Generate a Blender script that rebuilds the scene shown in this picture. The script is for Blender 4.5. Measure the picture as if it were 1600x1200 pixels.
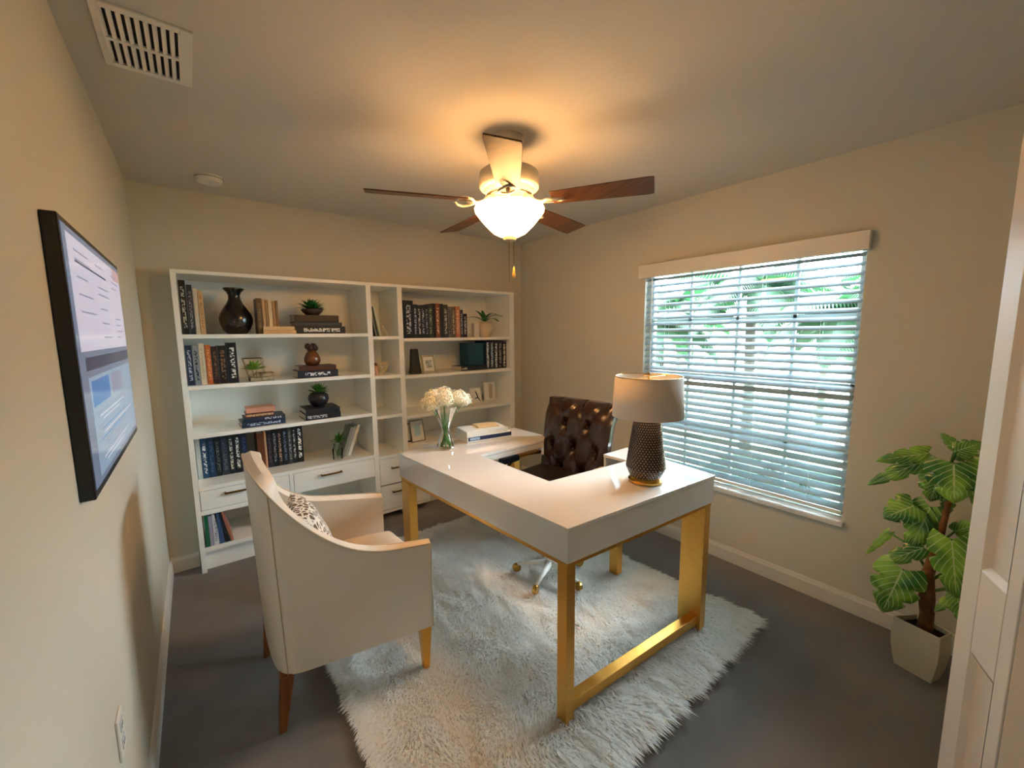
import bpy, bmesh, math, random
from mathutils import Vector, Matrix
random.seed(7)
R = math.radians
S = bpy.context.scene
for o in list(bpy.data.objects): bpy.data.objects.remove(o)
COL = S.collection

def lin(c):
    if isinstance(c, str):
        c = c.lstrip('#'); c = [int(c[i:i+2], 16)/255 for i in (0, 2, 4)]
        c = [(x/12.92 if x <= .04045 else ((x+.055)/1.055)**2.4) for x in c]
    return (c[0], c[1], c[2], 1)

# ------------------------------------------------------------------ camera, world, lights, exposure
cd = bpy.data.cameras.new('camera'); cam = bpy.data.objects.new('camera', cd); COL.objects.link(cam)
YAW, PITCH, ROLL = .661, -.123, -.009
f = Vector((math.sin(YAW)*math.cos(PITCH), math.cos(YAW)*math.cos(PITCH), math.sin(PITCH)))
r0 = Vector((math.cos(YAW), -math.sin(YAW), 0)); u0 = r0.cross(f)
r1 = r0*math.cos(ROLL)+u0*math.sin(ROLL); u1 = -r0*math.sin(ROLL)+u0*math.cos(ROLL)
M = Matrix((( r1.x, u1.x, -f.x, .237), (r1.y, u1.y, -f.y, -3.337), (r1.z, u1.z, -f.z, 1.534), (0, 0, 0, 1)))
cam.matrix_world = M
cd.sensor_fit = 'HORIZONTAL'; cd.sensor_width = 36; cd.lens = 636/1600*36; cd.clip_start = .02
S.camera = cam

w = bpy.data.worlds.new('sky'); S.world = w; w.use_nodes = True
nt = w.node_tree; bg = nt.nodes['Background']
bg.inputs[0].default_value = (.74, .88, 1.0, 1); bg.inputs[1].default_value = 22.0

S.view_settings.view_transform = 'Standard'; S.view_settings.look = 'None'
S.view_settings.gamma = 1; S.view_settings.use_curve_mapping = False
S.view_settings.exposure = 1.72
S.cycles.max_bounces = 10; S.cycles.diffuse_bounces = 6; S.cycles.sample_clamp_indirect = 6
S.cycles.caustics_reflective = False; S.cycles.caustics_refractive = False

FAN = (1.474, -1.739)
def point(name, loc, power, col, rad):
    l = bpy.data.lights.new(name, 'POINT'); l.energy = power; l.color = col; l.shadow_soft_size = rad
    o = bpy.data.objects.new(name, l); o.location = loc; COL.objects.link(o); return o
P_FAN, P_LAMP, P_HALL_FILL = 2.6, .7, .15

# ------------------------------------------------------------------ materials
def mat(name, col, rough=.5, metal=0, emit=None, es=0, trans=0, coat=0, bump=None, mottled=None, spec=None, sheen=0, alpha=1):
    m = bpy.data.materials.new(name); m.use_nodes = True
    n = m.node_tree.nodes; l = m.node_tree.links; b = n['Principled BSDF']
    b.inputs['Base Color'].default_value = lin(col)
    b.inputs['Roughness'].default_value = rough; b.inputs['Metallic'].default_value = metal
    if spec is not None: b.inputs['Specular IOR Level'].default_value = spec
    if coat: b.inputs['Coat Weight'].default_value = coat; b.inputs['Coat Roughness'].default_value = .05
    if sheen: b.inputs['Sheen Weight'].default_value = sheen
    if trans: b.inputs['Transmission Weight'].default_value = trans
    if emit: b.inputs['Emission Color'].default_value = lin(emit); b.inputs['Emission Strength'].default_value = es
    tc = n.new('ShaderNodeTexCoord')
    nz = n.new('ShaderNodeTexNoise'); l.new(tc.outputs['Object'], nz.inputs['Vector'])
    nz.inputs['Scale'].default_value = (bump or (60, .05))[0]; nz.inputs['Detail'].default_value = 4
    bp = n.new('ShaderNodeBump'); bp.inputs['Strength'].default_value = (bump or (60, .02))[1]
    bp.inputs['Distance'].default_value = (bump[2] if bump and len(bump) > 2 else .002)
    l.new(nz.outputs['Fac'], bp.inputs['Height']); l.new(bp.outputs['Normal'], b.inputs['Normal'])
    if mottled:
        sc, c2, lo, hi = mottled
        n2 = n.new('ShaderNodeTexNoise'); n2.inputs['Scale'].default_value = sc; n2.inputs['Detail'].default_value = 6
        l.new(tc.outputs['Object'], n2.inputs['Vector'])
        rp = n.new('ShaderNodeValToRGB'); rp.color_ramp.elements[0].position = lo; rp.color_ramp.elements[1].position = hi
        rp.color_ramp.elements[0].color = lin(col); rp.color_ramp.elements[1].color = lin(c2)
        l.new(n2.outputs['Fac'], rp.inputs['Fac']); l.new(rp.outputs['Color'], b.inputs['Base Color'])
    return m

def grain(name, c1, c2, rough=.4, scale=(3, 3, 40), axis_scale=6, metal=0):
    m = mat(name, c1, rough, metal); n = m.node_tree.nodes; l = m.node_tree.links
    tc = n.new('ShaderNodeTexCoord'); mp = n.new('ShaderNodeMapping'); mp.inputs['Scale'].default_value = scale
    nz = n.new('ShaderNodeTexNoise'); nz.inputs['Scale'].default_value = axis_scale; nz.inputs['Detail'].default_value = 5
    rp = n.new('ShaderNodeValToRGB'); rp.color_ramp.elements[0].color = lin(c1); rp.color_ramp.elements[1].color = lin(c2)
    rp.color_ramp.elements[0].position = .35; rp.color_ramp.elements[1].position = .65
    l.new(tc.outputs['Object'], mp.inputs[0]); l.new(mp.outputs[0], nz.inputs['Vector']); l.new(nz.outputs['Fac'], rp.inputs['Fac'])
    l.new(rp.outputs['Color'], n['Principled BSDF'].inputs['Base Color']); return m

WALL = mat('wall_paint', '#cfcbbd', .75, bump=(220, .12, .001))
CEIL = mat('ceiling_paint', '#cbc7be', .85, bump=(90, .25, .003))
TRIM = mat('trim_white', '#e2dfd8', .45)
CARPET = mat('carpet', '#77706e', .95, bump=(700, .9, .006), mottled=(5, '#857d79', .35, .7), sheen=.3)
CASE = mat('bookcase_white', '#f8f9f4', .35)
LACQ = mat('white_lacquer', '#dad6d0', .06, coat=1, bump=(3, .0), spec=.9)
GOLD = grain('brushed_gold', '#dca045', '#e8b159', .34, (2, 2, 60), 8, .85)
BRASS = mat('brass', '#c79a4b', .2, 1)
CHANDLE = mat('bronze_handle', '#8a6234', .3, 1)
LEATHER_C = mat('cream_leather', '#d9cfc1', .42, bump=(160, .12, .002))
PIPING = mat('cream_piping', '#b8a992', .5)
LEATHER_B = mat('brown_leather', '#2e1a13', .27, bump=(140, .25, .002), coat=.2)
BLACKL = mat('black_leather', '#1d1a1b', .4)
RUGB = mat('rug_base', '#efeae2', .95)
RUGM0 = mat('rug_pile', '#f8f5f0', .9, sheen=.5, mottled=(9, '#fdfcfa', .3, .7))
def add_trans(m, tcol, fac):
    n = m.node_tree.nodes; l = m.node_tree.links; t = n.new('ShaderNodeBsdfTranslucent'); t.inputs[0].default_value = lin(tcol)
    mx = n.new('ShaderNodeMixShader'); mx.inputs[0].default_value = fac
    l.new(n['Principled BSDF'].outputs[0], mx.inputs[1]); l.new(t.outputs[0], mx.inputs[2]); l.new(mx.outputs[0], n['Material Output'].inputs[0]); return m
RUGM = add_trans(RUGM0, '#fffdfa', .45)
BROWNWOOD = grain('walnut_blade', '#4a2c17', '#6b4423', .45, (30, 3, 3), 3)
LEGWOOD = grain('leg_wood', '#6a3a17', '#8a5222', .35, (6, 6, 1), 8)
FANM = mat('fan_enamel', '#cfc3ab', .35)
FANDK = mat('vent_dark', '#2c2218', .8)
BLACK = mat('black_plastic', '#101012', .25)
DARKHOLE = mat('duct_dark', '#15100d', .9)
CERAM = mat('black_ceramic', '#1b1614', .22, coat=.3)
DPOT = mat('dark_pot', '#2b2626', .35)
BROWNC = mat('brown_glaze', '#7a4521', .25, mottled=(14, '#3a1d0e', .4, .75), coat=.3)
CREAMC = mat('cream_ceramic', '#dccdb6', .35)
SHADE = mat('lamp_linen', '#d8cec4', .9, bump=(500, .3, .001))
GREEN1 = mat('leaf_green', '#2f7024', .4, mottled=(30, '#5c9a3c', .3, .7))
GREEN2 = mat('leaf_dark', '#1f5a2c', .35, mottled=(25, '#3d8a3f', .4, .7))
STEM = mat('flower_stem', '#4d7a33', .5)
SOIL = mat('soil', '#2a1a12', .95, bump=(80, 1, .01))
BARK = mat('cane_bark', '#8a5a30', .8, mottled=(18, '#5a3415', .35, .65), bump=(40, .8, .01))
POTW = mat('cream_pot', '#cfc8ae', .45)
PAGE = mat('book_pages', '#d8cdb8', .8, bump=(300, .4, .002))
FRW = mat('frame_white', '#e4e0d6', .4)
MATW = mat('frame_mount', '#efece4', .6)
PETAL = mat('petal', '#f1ead6', .7, mottled=(12, '#e6dcae', .45, .7))
GLASS = mat('vase_glass', '#f2fbf7', .02, trans=1); GLASS.node_tree.nodes['Principled BSDF'].inputs['IOR'].default_value = 1.3
WATER = mat('water', '#e4f2e0', 0, trans=1); WATER.node_tree.nodes['Principled BSDF'].inputs['IOR'].default_value = 1.15
VINYL = mat('window_vinyl', '#e6e8e8', .4)
SILL = mat('sill_marble', '#e2e4e4', .25, mottled=(8, '#cdd2d4', .4, .7))

def thin_glass():
    m = bpy.data.materials.new('pane_glass'); m.use_nodes = True; n = m.node_tree.nodes; l = m.node_tree.links
    n.remove(n['Principled BSDF']); out = n['Material Output']
    t = n.new('ShaderNodeBsdfTransparent'); t.inputs[0].default_value = (.95, .98, .97, 1)
    g = n.new('ShaderNodeBsdfGlossy'); g.inputs['Roughness'].default_value = .02
    fr = n.new('ShaderNodeFresnel'); fr.inputs[0].default_value = 1.4; mx = n.new('ShaderNodeMixShader')
    l.new(fr.outputs[0], mx.inputs[0]); l.new(t.outputs[0], mx.inputs[1]); l.new(g.outputs[0], mx.inputs[2]); l.new(mx.outputs[0], out.inputs[0])
    return m
PANE = thin_glass()
GLASS = thin_glass(); GLASS.name = 'vase_glass'; GLASS.node_tree.nodes['Fresnel'].inputs[0].default_value = 1.35
def translucent(name, col, tcol, fac, rough=.6, emit=None, es=0):
    m = bpy.data.materials.new(name); m.use_nodes = True; n = m.node_tree.nodes; l = m.node_tree.links
    b = n['Principled BSDF']; b.inputs['Base Color'].default_value = lin(col); b.inputs['Roughness'].default_value = rough
    if emit: b.inputs['Emission Color'].default_value = lin(emit); b.inputs['Emission Strength'].default_value = es
    t = n.new('ShaderNodeBsdfTranslucent'); t.inputs[0].default_value = lin(tcol)
    mx = n.new('ShaderNodeMixShader'); mx.inputs[0].default_value = fac
    l.new(b.outputs[0], mx.inputs[1]); l.new(t.outputs[0], mx.inputs[2]); l.new(mx.outputs[0], n['Material Output'].inputs[0])
    return m
SLAT = translucent('blind_slat', '#a3b4c2', '#bfe0f5', .05)  # white slats; base colour darkened and blued to stand for sky light
BOWL = translucent('alabaster_glass', '#f4d9a0', '#f4cf8a', .5, .35, '#ffcb8c', 16)
PALM = translucent('palm_leaf', '#0f2816', '#1c4420', .3)

def book_mat(col, ink=None, flat=False, lo=.12, hi=.88, dens=.5, seed=0):
    m = mat('book_cover', col, .42)
    if ink:
        n = m.node_tree.nodes; l = m.node_tree.links; b = n['Principled BSDF']
        tc = n.new('ShaderNodeTexCoord'); sp = n.new('ShaderNodeSeparateXYZ'); l.new(tc.outputs['Generated'], sp.inputs[0])
        across, along = ('Z', 'X') if flat else ('X', 'Z')
        cb = n.new('ShaderNodeCombineXYZ')
        def mth(op, a, bb=None):
            k = n.new('ShaderNodeMath'); k.operation = op
            if hasattr(a, 'links'): l.new(a, k.inputs[0])
            else: k.inputs[0].default_value = a
            if bb is not None:
                if hasattr(bb, 'links'): l.new(bb, k.inputs[1])
                else: k.inputs[1].default_value = bb
            return k.outputs[0]
        l.new(mth('MULTIPLY', sp.outputs[across], 2.2), cb.inputs[0])
        l.new(mth('MULTIPLY', sp.outputs[along], 17), cb.inputs[1]); cb.inputs[2].default_value = seed*3.17
        nz = n.new('ShaderNodeTexNoise'); nz.inputs['Scale'].default_value = 1.6; nz.inputs['Detail'].default_value = 2
        l.new(cb.outputs[0], nz.inputs['Vector'])
        k = mth('GREATER_THAN', nz.outputs['Fac'], dens)
        for s, v, op in ((along, lo, 'GREATER_THAN'), (along, hi, 'LESS_THAN'), (across, .26, 'GREATER_THAN'), (across, .74, 'LESS_THAN'), ('Y', .03, 'LESS_THAN')):
            k = mth('MULTIPLY', k, mth(op, sp.outputs[s], v))
        mx = n.new('ShaderNodeMix'); mx.data_type = 'RGBA'; l.new(k, mx.inputs['Factor'])
        mx.inputs['A'].default_value = lin(col); mx.inputs['B'].default_value = lin(ink)
        l.new(mx.outputs['Result'], b.inputs['Base Color'])
    return m

# ------------------------------------------------------------------ mesh builder
class MB:
    def __init__(s): s.v = []; s.f = []; s.mi = []; s.cur = 0
    def add(s, vs, fs):
        k = len(s.v); s.v += [tuple(p) for p in vs]
        for q in fs: s.f.append(tuple(i+k for i in q)); s.mi.append(s.cur)
        return s
    def box(s, x0, x1, y0, y1, z0, z1, m=None):
        vs = [(x, y, z) for z in (z0, z1) for y in (y0, y1) for x in (x0, x1)]
        if m: vs = [m @ Vector(p) for p in vs]
        return s.add(vs, [(0, 2, 3, 1), (4, 5, 7, 6), (0, 1, 5, 4), (2, 6, 7, 3), (0, 4, 6, 2), (1, 3, 7, 5)])
    def prism(s, poly, z0, z1):
        n = len(poly); vs = [(x, y, z0) for x, y in poly]+[(x, y, z1) for x, y in poly]
        return s.add(vs, [tuple(range(n-1, -1, -1)), tuple(range(n, 2*n))]+[(i, (i+1) % n, n+(i+1) % n, n+i) for i in range(n)])
    def lathe(s, prof, c=(0, 0, 0), seg=40, cap0=True, cap1=True):
        vs = []; n = len(prof)
        for r, z in prof:
            for i in range(seg):
                a = 2*math.pi*i/seg; vs.append((c[0]+r*math.cos(a), c[1]+r*math.sin(a), c[2]+z))
        fs = [(j*seg+i, j*seg+(i+1) % seg, (j+1)*seg+(i+1) % seg, (j+1)*seg+i) for j in range(n-1) for i in range(seg)]
        if cap0: fs.append(tuple(range(seg-1, -1, -1)))
        if cap1: fs.append(tuple((n-1)*seg+i for i in range(seg)))
        return s.add(vs, fs)
    def tube(s, pts, r, seg=8, closed=False):
        pts = [Vector(p) for p in pts]; n = len(pts); rr = r if isinstance(r, (list, tuple)) else [r]*n
        vs = []; up = Vector((0, 0, 1))
        for i, p in enumerate(pts):
            d = (pts[(i+1) % n if closed else min(i+1, n-1)]-pts[i-1 if (closed or i) else 0])
            if d.length < 1e-9: d = Vector((0, 0, 1))
            d.normalize(); a = d.cross(up if abs(d.z) < .95 else Vector((1, 0, 0))).normalized(); b = d.cross(a)
            for k in range(seg):
                t = 2*math.pi*k/seg; vs.append(p+(a*math.cos(t)+b*math.sin(t))*rr[i])
        m = n if closed else n-1
        fs = [(j*seg+k, j*seg+(k+1) % seg, ((j+1) % n)*seg+(k+1) % seg, ((j+1) % n)*seg+k) for j in range(m) for k in range(seg)]
        if not closed: fs += [tuple(range(seg-1, -1, -1)), tuple((n-1)*seg+k for k in range(seg))]
        return s.add(vs, fs)
    def grid(s, pts, closed_u=False):
        n = len(pts); m = len(pts[0]); vs = [p for row in pts for p in row]
        fs = [(i*m+j, i*m+j+1, ((i+1) % n)*m+j+1, ((i+1) % n)*m+j) for i in range(n if closed_u else n-1) for j in range(m-1)]
        return s.add(vs, fs)
    def sphere(s, c, r, seg=16, rings=10, sz=1):
        return s.lathe([(max(1e-4, r*math.sin(math.pi*i/rings)), -r*sz*math.cos(math.pi*i/rings)) for i in range(rings+1)], c, seg)
    def build(s, name, m, parent=None, loc=None, bevel=0, smooth=False, rot=0, solid=0, seg=2, recalc=True, sub=0):
        me = bpy.data.meshes.new(name); me.from_pydata(s.v, [], s.f)
        for k in (m if isinstance(m, (list, tuple)) else [m]): me.materials.append(k)
        if any(s.mi): me.polygons.foreach_set('material_index', s.mi)
        if recalc:
            b = bmesh.new(); b.from_mesh(me); bmesh.ops.recalc_face_normals(b, faces=b.faces); b.to_mesh(me); b.free()
        if smooth:
            me.polygons.foreach_set('use_smooth', [True]*len(me.polygons))
        o = bpy.data.objects.new(name, me); COL.objects.link(o)
        if smooth == 'auto':
            md = o.modifiers.new('es', 'EDGE_SPLIT'); md.split_angle = R(38)
        if parent: o.parent = parent
        if loc: o.location = loc
        if rot: o.rotation_euler.z = rot
        if solid: md = o.modifiers.new('solid', 'SOLIDIFY'); md.thickness = solid; md.offset = 0
        if sub: md = o.modifiers.new('sub', 'SUBSURF'); md.levels = sub; md.render_levels = sub
        if bevel:
            md = o.modifiers.new('bevel', 'BEVEL'); md.width = bevel; md.segments = seg; md.limit_method = 'ANGLE'; md.angle_limit = R(40)
        return o
def tag(o, label=None, cat=None, group=None, kind=None):
    for k, v in (('label', label), ('category', cat), ('group', group), ('kind', kind)):
        if v: o[k] = v
    return o
def thing(name, loc, label, cat, rot=0, group=None):
    o = bpy.data.objects.new(name, None); o.empty_display_size = .05; COL.objects.link(o)
    o.location = loc; o.rotation_euler.z = rot; return tag(o, label, cat, group)
def struct(mb, name, m, **k): return tag(mb.build(name, m, **k), kind='structure')
def copy_tree(o, parent=None):
    c = o.copy(); COL.objects.link(c); c.parent = parent
    for ch in list(o.children): copy_tree(ch, c)
    return c

# ------------------------------------------------------------------ room
W, H, YF = 2.965, 2.44, -3.66
struct(MB().box(-.1, W+.12, YF-.1, .40, -.12, 0), 'floor', CARPET)
struct(MB().box(-.1, W+.12, YF-.1, .12, H, H+.1), 'ceiling', CEIL)
struct(MB().box(-.1, 0, YF-.1, .4, 0, H), 'wall_left', WALL)
wb = MB()
wb.box(0, .158, 0, .1, 0, H).box(.158, 2.76, 0, .1, 1.936, H).box(2.76, W, 0, .1, 0, H).box(1.80, 2.70, 0, .1, 0, .565)
wb.box(.158, 2.76, .292, .36, 0, 1.936).box(.10, .156, .1, .36, 0, 1.99).box(2.762, 2.82, .1, .36, 0, 1.99).box(.10, 2.82, .1, .36, 1.938, 1.99)
struct(wb, 'wall_back', WALL)
WY0, WY1, WZ0, WZ1 = -2.768, -1.480, .500, 2.00
wr = MB().box(W, W+.12, WY1, .1, 0, H).box(W, W+.12, YF-.1, WY0, 0, H).box(W, W+.12, WY0, WY1, 0, WZ0-.02).box(W, W+.12, WY0, WY1, WZ1, H)
struct(wr, 'wall_right', WALL)
DX0, DX1, DZ = .04, .96, 2.06  # doorway and unseen hallway added to let in the fill light
struct(MB().box(0, DX0, YF-.1, YF, 0, H).box(DX1, W, YF-.1, YF, 0, H).box(DX0, DX1, YF-.1, YF, DZ, H), 'wall_front', WALL)
YH = YF-1.5
struct(MB().box(-.7, 2.1, YH-.1, YF-.1, -.12, 0), 'floor_hall', CARPET)
struct(MB().box(-.7, 2.1, YH-.1, YF-.1, H, H+.1), 'ceiling_hall', CEIL)
struct(MB().box(-.7, -.6, YH, YF-.1, 0, H).box(2.0, 2.1, YH, YF-.1, 0, H).box(-.7, 2.1, YH-.1, YH, 0, H).box(-.7, -.1, YF-.1, YF-.09, 0, H), 'wall_hall', WALL)
hl = thing('hall_fill_light', (.6, YF-.75, H), 'round fill light added unseen in the hallway behind the camera', 'fill light')  # unseen lamp added as faint fill, with glowing diffuser and bulb
MB().lathe([(.13, 0), (.14, -.02), (.13, -.05), (.08, -.075), (.01, -.08)]).build('diffuser', mat('opal', '#f4efe4', .4, emit='#ffe9cc', es=3), hl, smooth=True)
point('hall_fill_bulb', (.6, YF-.75, H-.16), P_HALL_FILL, (1, .86, .70), .08)
pt_ = bpy.data.lights.new('window_portal', 'AREA'); pt_.shape = 'RECTANGLE'; pt_.size = 1.5; pt_.size_y = 1.29; pt_.cycles.is_portal = True
po_ = bpy.data.objects.new('window_portal', pt_); COL.objects.link(po_); po_.location = (W+.14, -2.124, 1.25); po_.rotation_euler = (0, R(90), 0)
def base(name, pts, n):
    mb = MB()
    (x0, y0), (x1, y1) = pts; nx, ny = n
    prof = [(0, 0), (.014, 0), (.014, .078), (.010, .086), (.007, .1), (0, .102)]
    rows = [[(x+nx*d, y+ny*d, z) for d, z in prof] for x, y in ((x0, y0), (x1, y1))]
    mb.grid(rows); mb.add([p for p in rows[0]], [tuple(range(6))]); mb.add([p for p in rows[1]], [tuple(range(6))])
    struct(mb, name, TRIM)
base('baseboard_left', [(0, YF), (0, 0)], (1, 0))
base('baseboard_right', [(W, YF), (W, 0)], (-1, 0))
base('baseboard_back', [(.0, 0), (.150, 0)], (0, -1))
base('baseboard_back', [(1.80, 0), (2.70, 0)], (0, -1))
base('baseboard_front', [(0, YF), (W, YF)], (0, 1))

# ------------------------------------------------------------------ window, sill, blind, view
wf = MB(); X0, X1 = W+.070, W+.115
for y0, y1, z0, z1 in ((WY0, WY0+.035, WZ0, WZ1), (WY1-.035, WY1, WZ0, WZ1), (WY0, WY1, WZ0, WZ0+.035), (WY0, WY1, WZ1-.03, WZ1), (WY0, WY1, 1.195, 1.245)):
    wf.box(X0, X1, y0, y1, z0, z1)
win = struct(wf, 'window_1', VINYL, bevel=.003)
mn = MB()
for k in (1, 2, 3): 
    y = WY0+(WY1-WY0)*k/4; mn.box(X0+.012, X0+.03, y-.009, y+.009, WZ0+.03, WZ1-.03)
for z in (.86, 1.62): mn.box(X0+.012, X0+.03, WY0+.03, WY1-.03, z-.009, z+.009)
mn.build('muntin_bars', VINYL, win)
MB().box(X0+.019, X0+.022, WY0+.03, WY1-.03, WZ0+.03, WZ1-.03).build('glass', PANE, win)
struct(MB().box(W-.035, W+.07, WY0-.012, WY1+.012, WZ0-.03, WZ0+.001), 'window_1_sill', SILL, bevel=.006)

bl = thing('window_blind', (W+.03, (WY0+WY1)/2, .53), 'white horizontal slat blind hanging in the window, half open over the palms', 'blind')
BY0, BY1 = WY0+.006, WY1-.006; by = (WY0+WY1)/2
MB().box(-.075, -.060, WY0-.014-by, WY1+.034-by, 1.935-.53, 2.030-.53).box(-.0599, -.030, WY0-.014-by, WY0-.004-by, 1.935-.53, 2.030-.53).box(-.0599, -.030, WY1+.024-by, WY1+.034-by, 1.935-.53, 2.030-.53).build('valance', TRIM, bl, bevel=.003)
MB().box(-.025, .025, BY0-by, BY1-by, 1.945-.53, 1.985-.53).build('head_rail', TRIM, bl)
NS = 30
for i in range(NS):
    z = .565+i*(1.925-.565)/(NS-1)-.53; t = R(28); pts = []
    for j in range(5):
        a = (j/4-.5)*.05; dz = .0025*(1-(2*j/4-1)**2)
        pts.append((a*math.cos(t)-dz*math.sin(t), z+a*math.sin(t)+dz*math.cos(t)))
    mb = MB(); rows = [[(x, y, zz) for x, zz in pts] for y in (BY0-by, BY1-by)]
    rows2 = [[(x, y, zz-.0025) for x, zz in pts] for y in (BY0-by, BY1-by)]
    mb.grid(rows); mb.grid(rows2)
    for a, b in ((rows, 0), (rows, 4)):
        mb.add([rows[0][b], rows[1][b], rows2[1][b], rows2[0][b]], [(0, 1, 2, 3)])
    for q in (0, 1): mb.add(rows[q]+rows2[q][::-1], [tuple(range(10))])
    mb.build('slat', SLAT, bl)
MB().box(-.025, .025, BY0-by, BY1-by, 0, .018).build('bottom_rail', TRIM, bl, bevel=.003)
ld = MB()
for fy in (.13, .37, .63, .87):
    y = BY0+(BY1-BY0)*fy-by
    for x in (-.026, .026): ld.tube([(x, y, .01), (x, y, 1.42)], .0009, 5)
ld.build('ladder_cord', TRIM, bl)
MB().tube([(-.034, BY1-.055-by, .62), (-.034, BY1-.055-by, 1.41)], .004, 8).build('tilt_wand', TRIM, bl)

struct(MB().box(W+.2, 18, -14, 10, -.35, -.3), 'ground', mat('lawn', '#5f7c50', .9, mottled=(3, '#8b9a80', .4, .7)))
def frond(p0, az, el, L, droop, n=34, w=.40):
    mb = MB(); pts = []; p = Vector(p0); e = el
    for i in range(n+1):
        pts.append(p.copy()); d = Vector((math.cos(az)*math.cos(e), math.sin(az)*math.cos(e), math.sin(e))); p += d*(L/n); e -= droop/n
    mb.tube(pts, [.012*(1-.8*i/n) for i in range(n+1)], 5)
    side = Vector((-math.sin(az), math.cos(az), 0))
    for i in range(3, n+1):
        t = i/n; ln = w*math.sin(math.pi*min(1, t*.92+.1))**.6*(1-.35*t); d = (pts[i]-pts[i-1]).normalized()
        for s in (-1, 1):
            q = pts[i]; o = (side*s*.85+d*.6+Vector((0, 0, -.35))).normalized(); o2 = (o+Vector((0, 0, -.5))).normalized()
            a = d*.019; m1 = q+o*ln*.5; m2 = m1+o2*ln*.5
            mb.add([q-a, q+a, m1+a*1.1, m1-a*1.1, m2], [(0, 1, 2, 3), (3, 2, 4)])
    return mb
TRUNKM = mat('palm_trunk', '#2a241c', .9, bump=(30, .8, .01))
def palm(x, y, z, n, L, label, trunk=.07, el=.9, sp=0, droop=1.9):
    t = thing('palm_tree', (x, y, -.3), label, 'palm', group='palms outside the window')
    MB().tube([(0, 0, 0), (.03, 0, (z+.3)*.5), (0, .02, z+.3)], [trunk, trunk*.85, trunk*.7], 10).build('trunk', TRUNKM, t, smooth=True)
    for k in range(n):
        az = 2*math.pi*k/n+sp; e = el*(1 if k % 2 else .45)+random.uniform(-.15, .15)
        frond((0, 0, z+.3), az, e, L*random.uniform(.85, 1.1), droop).build('frond', PALM, t, recalc=False)
palm(5.0, -.35, 1.55, 14, 1.15, 'green feathery palm outside, behind the far end of the window')
palm(4.7, -2.45, 1.65, 14, 1.0, 'green palm outside, filling the near upper corner of the window', sp=.3)
palm(5.2, -1.35, 1.95, 14, 1.1, 'tall green palm outside, seen mid window above the other fronds', sp=.1)
palm(4.5, -1.9, .15, 10, .75, 'low young palm outside, seen behind the lower blind slats', trunk=.05, sp=.5)
palm(7.6, .9, 2.0, 12, 1.3, 'bushy palm outside, just past the far window edge', sp=.7)
palm(7.4, -3.1, 2.3, 12, 1.3, 'tall palm outside, rising behind the near window edge', sp=.2)
palm(9.6, -.9, 2.2, 12, 1.6, 'most distant palm outside, seen small between the others', sp=.45)
house = thing('neighbour_house', (12.5, -1, -.3), 'pale house wall with blue shutter across the lawn outside', 'house')
MB().box(0, 3, -6, 8, 0, 2.1).build('wall', mat('house_stucco', '#c9c2b6', .8), house)
MB().box(-.5, 3.3, -6.4, 8.4, 2.1, 2.3).build('roof', mat('house_roof', '#c9b9a6', .8), house)
MB().box(-.04, 0, -4.4, -3.6, 0, 1.9).build('shutter', mat('blue_door', '#15608a', .5), house)

# ------------------------------------------------------------------ fixed ceiling items
v = thing('ceiling_vent', (.20, -1.525, H), 'white slotted air vent in the ceiling above the left wall', 'vent')
fr = MB(); vx, vy = .20, -1.525
x0, x1, y0, y1 = .105-vx, .281-vx, -1.675-vy, -1.385-vy
fr.box(.085-vx, x0, -.175, .165, -.008, 0).box(x1, .312-vx, -.175, .165, -.008, 0).box(x0, x1, -.175, y0, -.008, 0).box(x0, x1, y1, .165, -.008, 0).box(x0, x1, -.008, .008, -.009, 0)
fr.build('vent_frame', TRIM, v, bevel=.002)
for i in range(10):
    x = x0+(x1-x0)*i/9; m = Matrix.Translation((x, 0, -.003)) @ Matrix.Rotation(R(-28), 4, 'Y')
    MB().box(-.0058, .0058, y0, y1, -.004, .0, m).build('louvre', TRIM, v)
MB().box(x0, x1, y0, y1, -.0012, -.0002).build('duct_opening', DARKHOLE, v)
sd = thing('smoke_detector', (.385, -.345, H), 'small round white smoke detector on the ceiling near the bookcase', 'smoke detector')
MB().lathe([(.066, 0), (.068, -.012), (.064, -.020), (.062, -.021), (.058, -.034), (.02, -.038)]).build('housing', TRIM, sd, smooth='auto')
MB().lathe([(.069, -.0125), (.069, -.0145)]).build('seam_ring', FANDK, sd)

# fan
fan = thing('ceiling_fan', (FAN[0], FAN[1], H), 'cream ceiling fan with five brown blades and a lit glass bowl', 'ceiling fan')
MB().lathe([(.070, 0), (.071, -.012), (.066, -.03), (.055, -.048), (.052, -.062), (.03, -.070), (.022, -.074)], seg=48).build('canopy', FANM, fan, smooth='auto')
MB().tube([(0, 0, -.07), (0, 0, -.15)], .013, 12).build('downrod', FANM, fan)
MB().lathe([(.03, -.135), (.08, -.142), (.125, -.150), (.138, -.160), (.141, -.175), (.141, -.222), (.136, -.230), (.120, -.236), (.112, -.252), (.075, -.262), (.05, -.266)], seg=56).build('motor_housing', FANM, fan, smooth='auto')
sl = MB()
for k in range(40):
    a = 2*math.pi*k/40; m = Matrix.Rotation(a, 4, 'Z') @ Matrix.Translation((.094, 0, -.2575)) @ Matrix.Rotation(R(15), 4, 'Y')
    sl.box(-.017, .017, -.0028, .0028, -.0015, .0015, m)
sl.build('cooling_slots', FANDK, fan)
MB().lathe([(.055, -.262), (.058, -.28), (.05, -.300), (.045, -.318)], seg=32).build('switch_housing', FANM, fan, smooth='auto')
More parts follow.
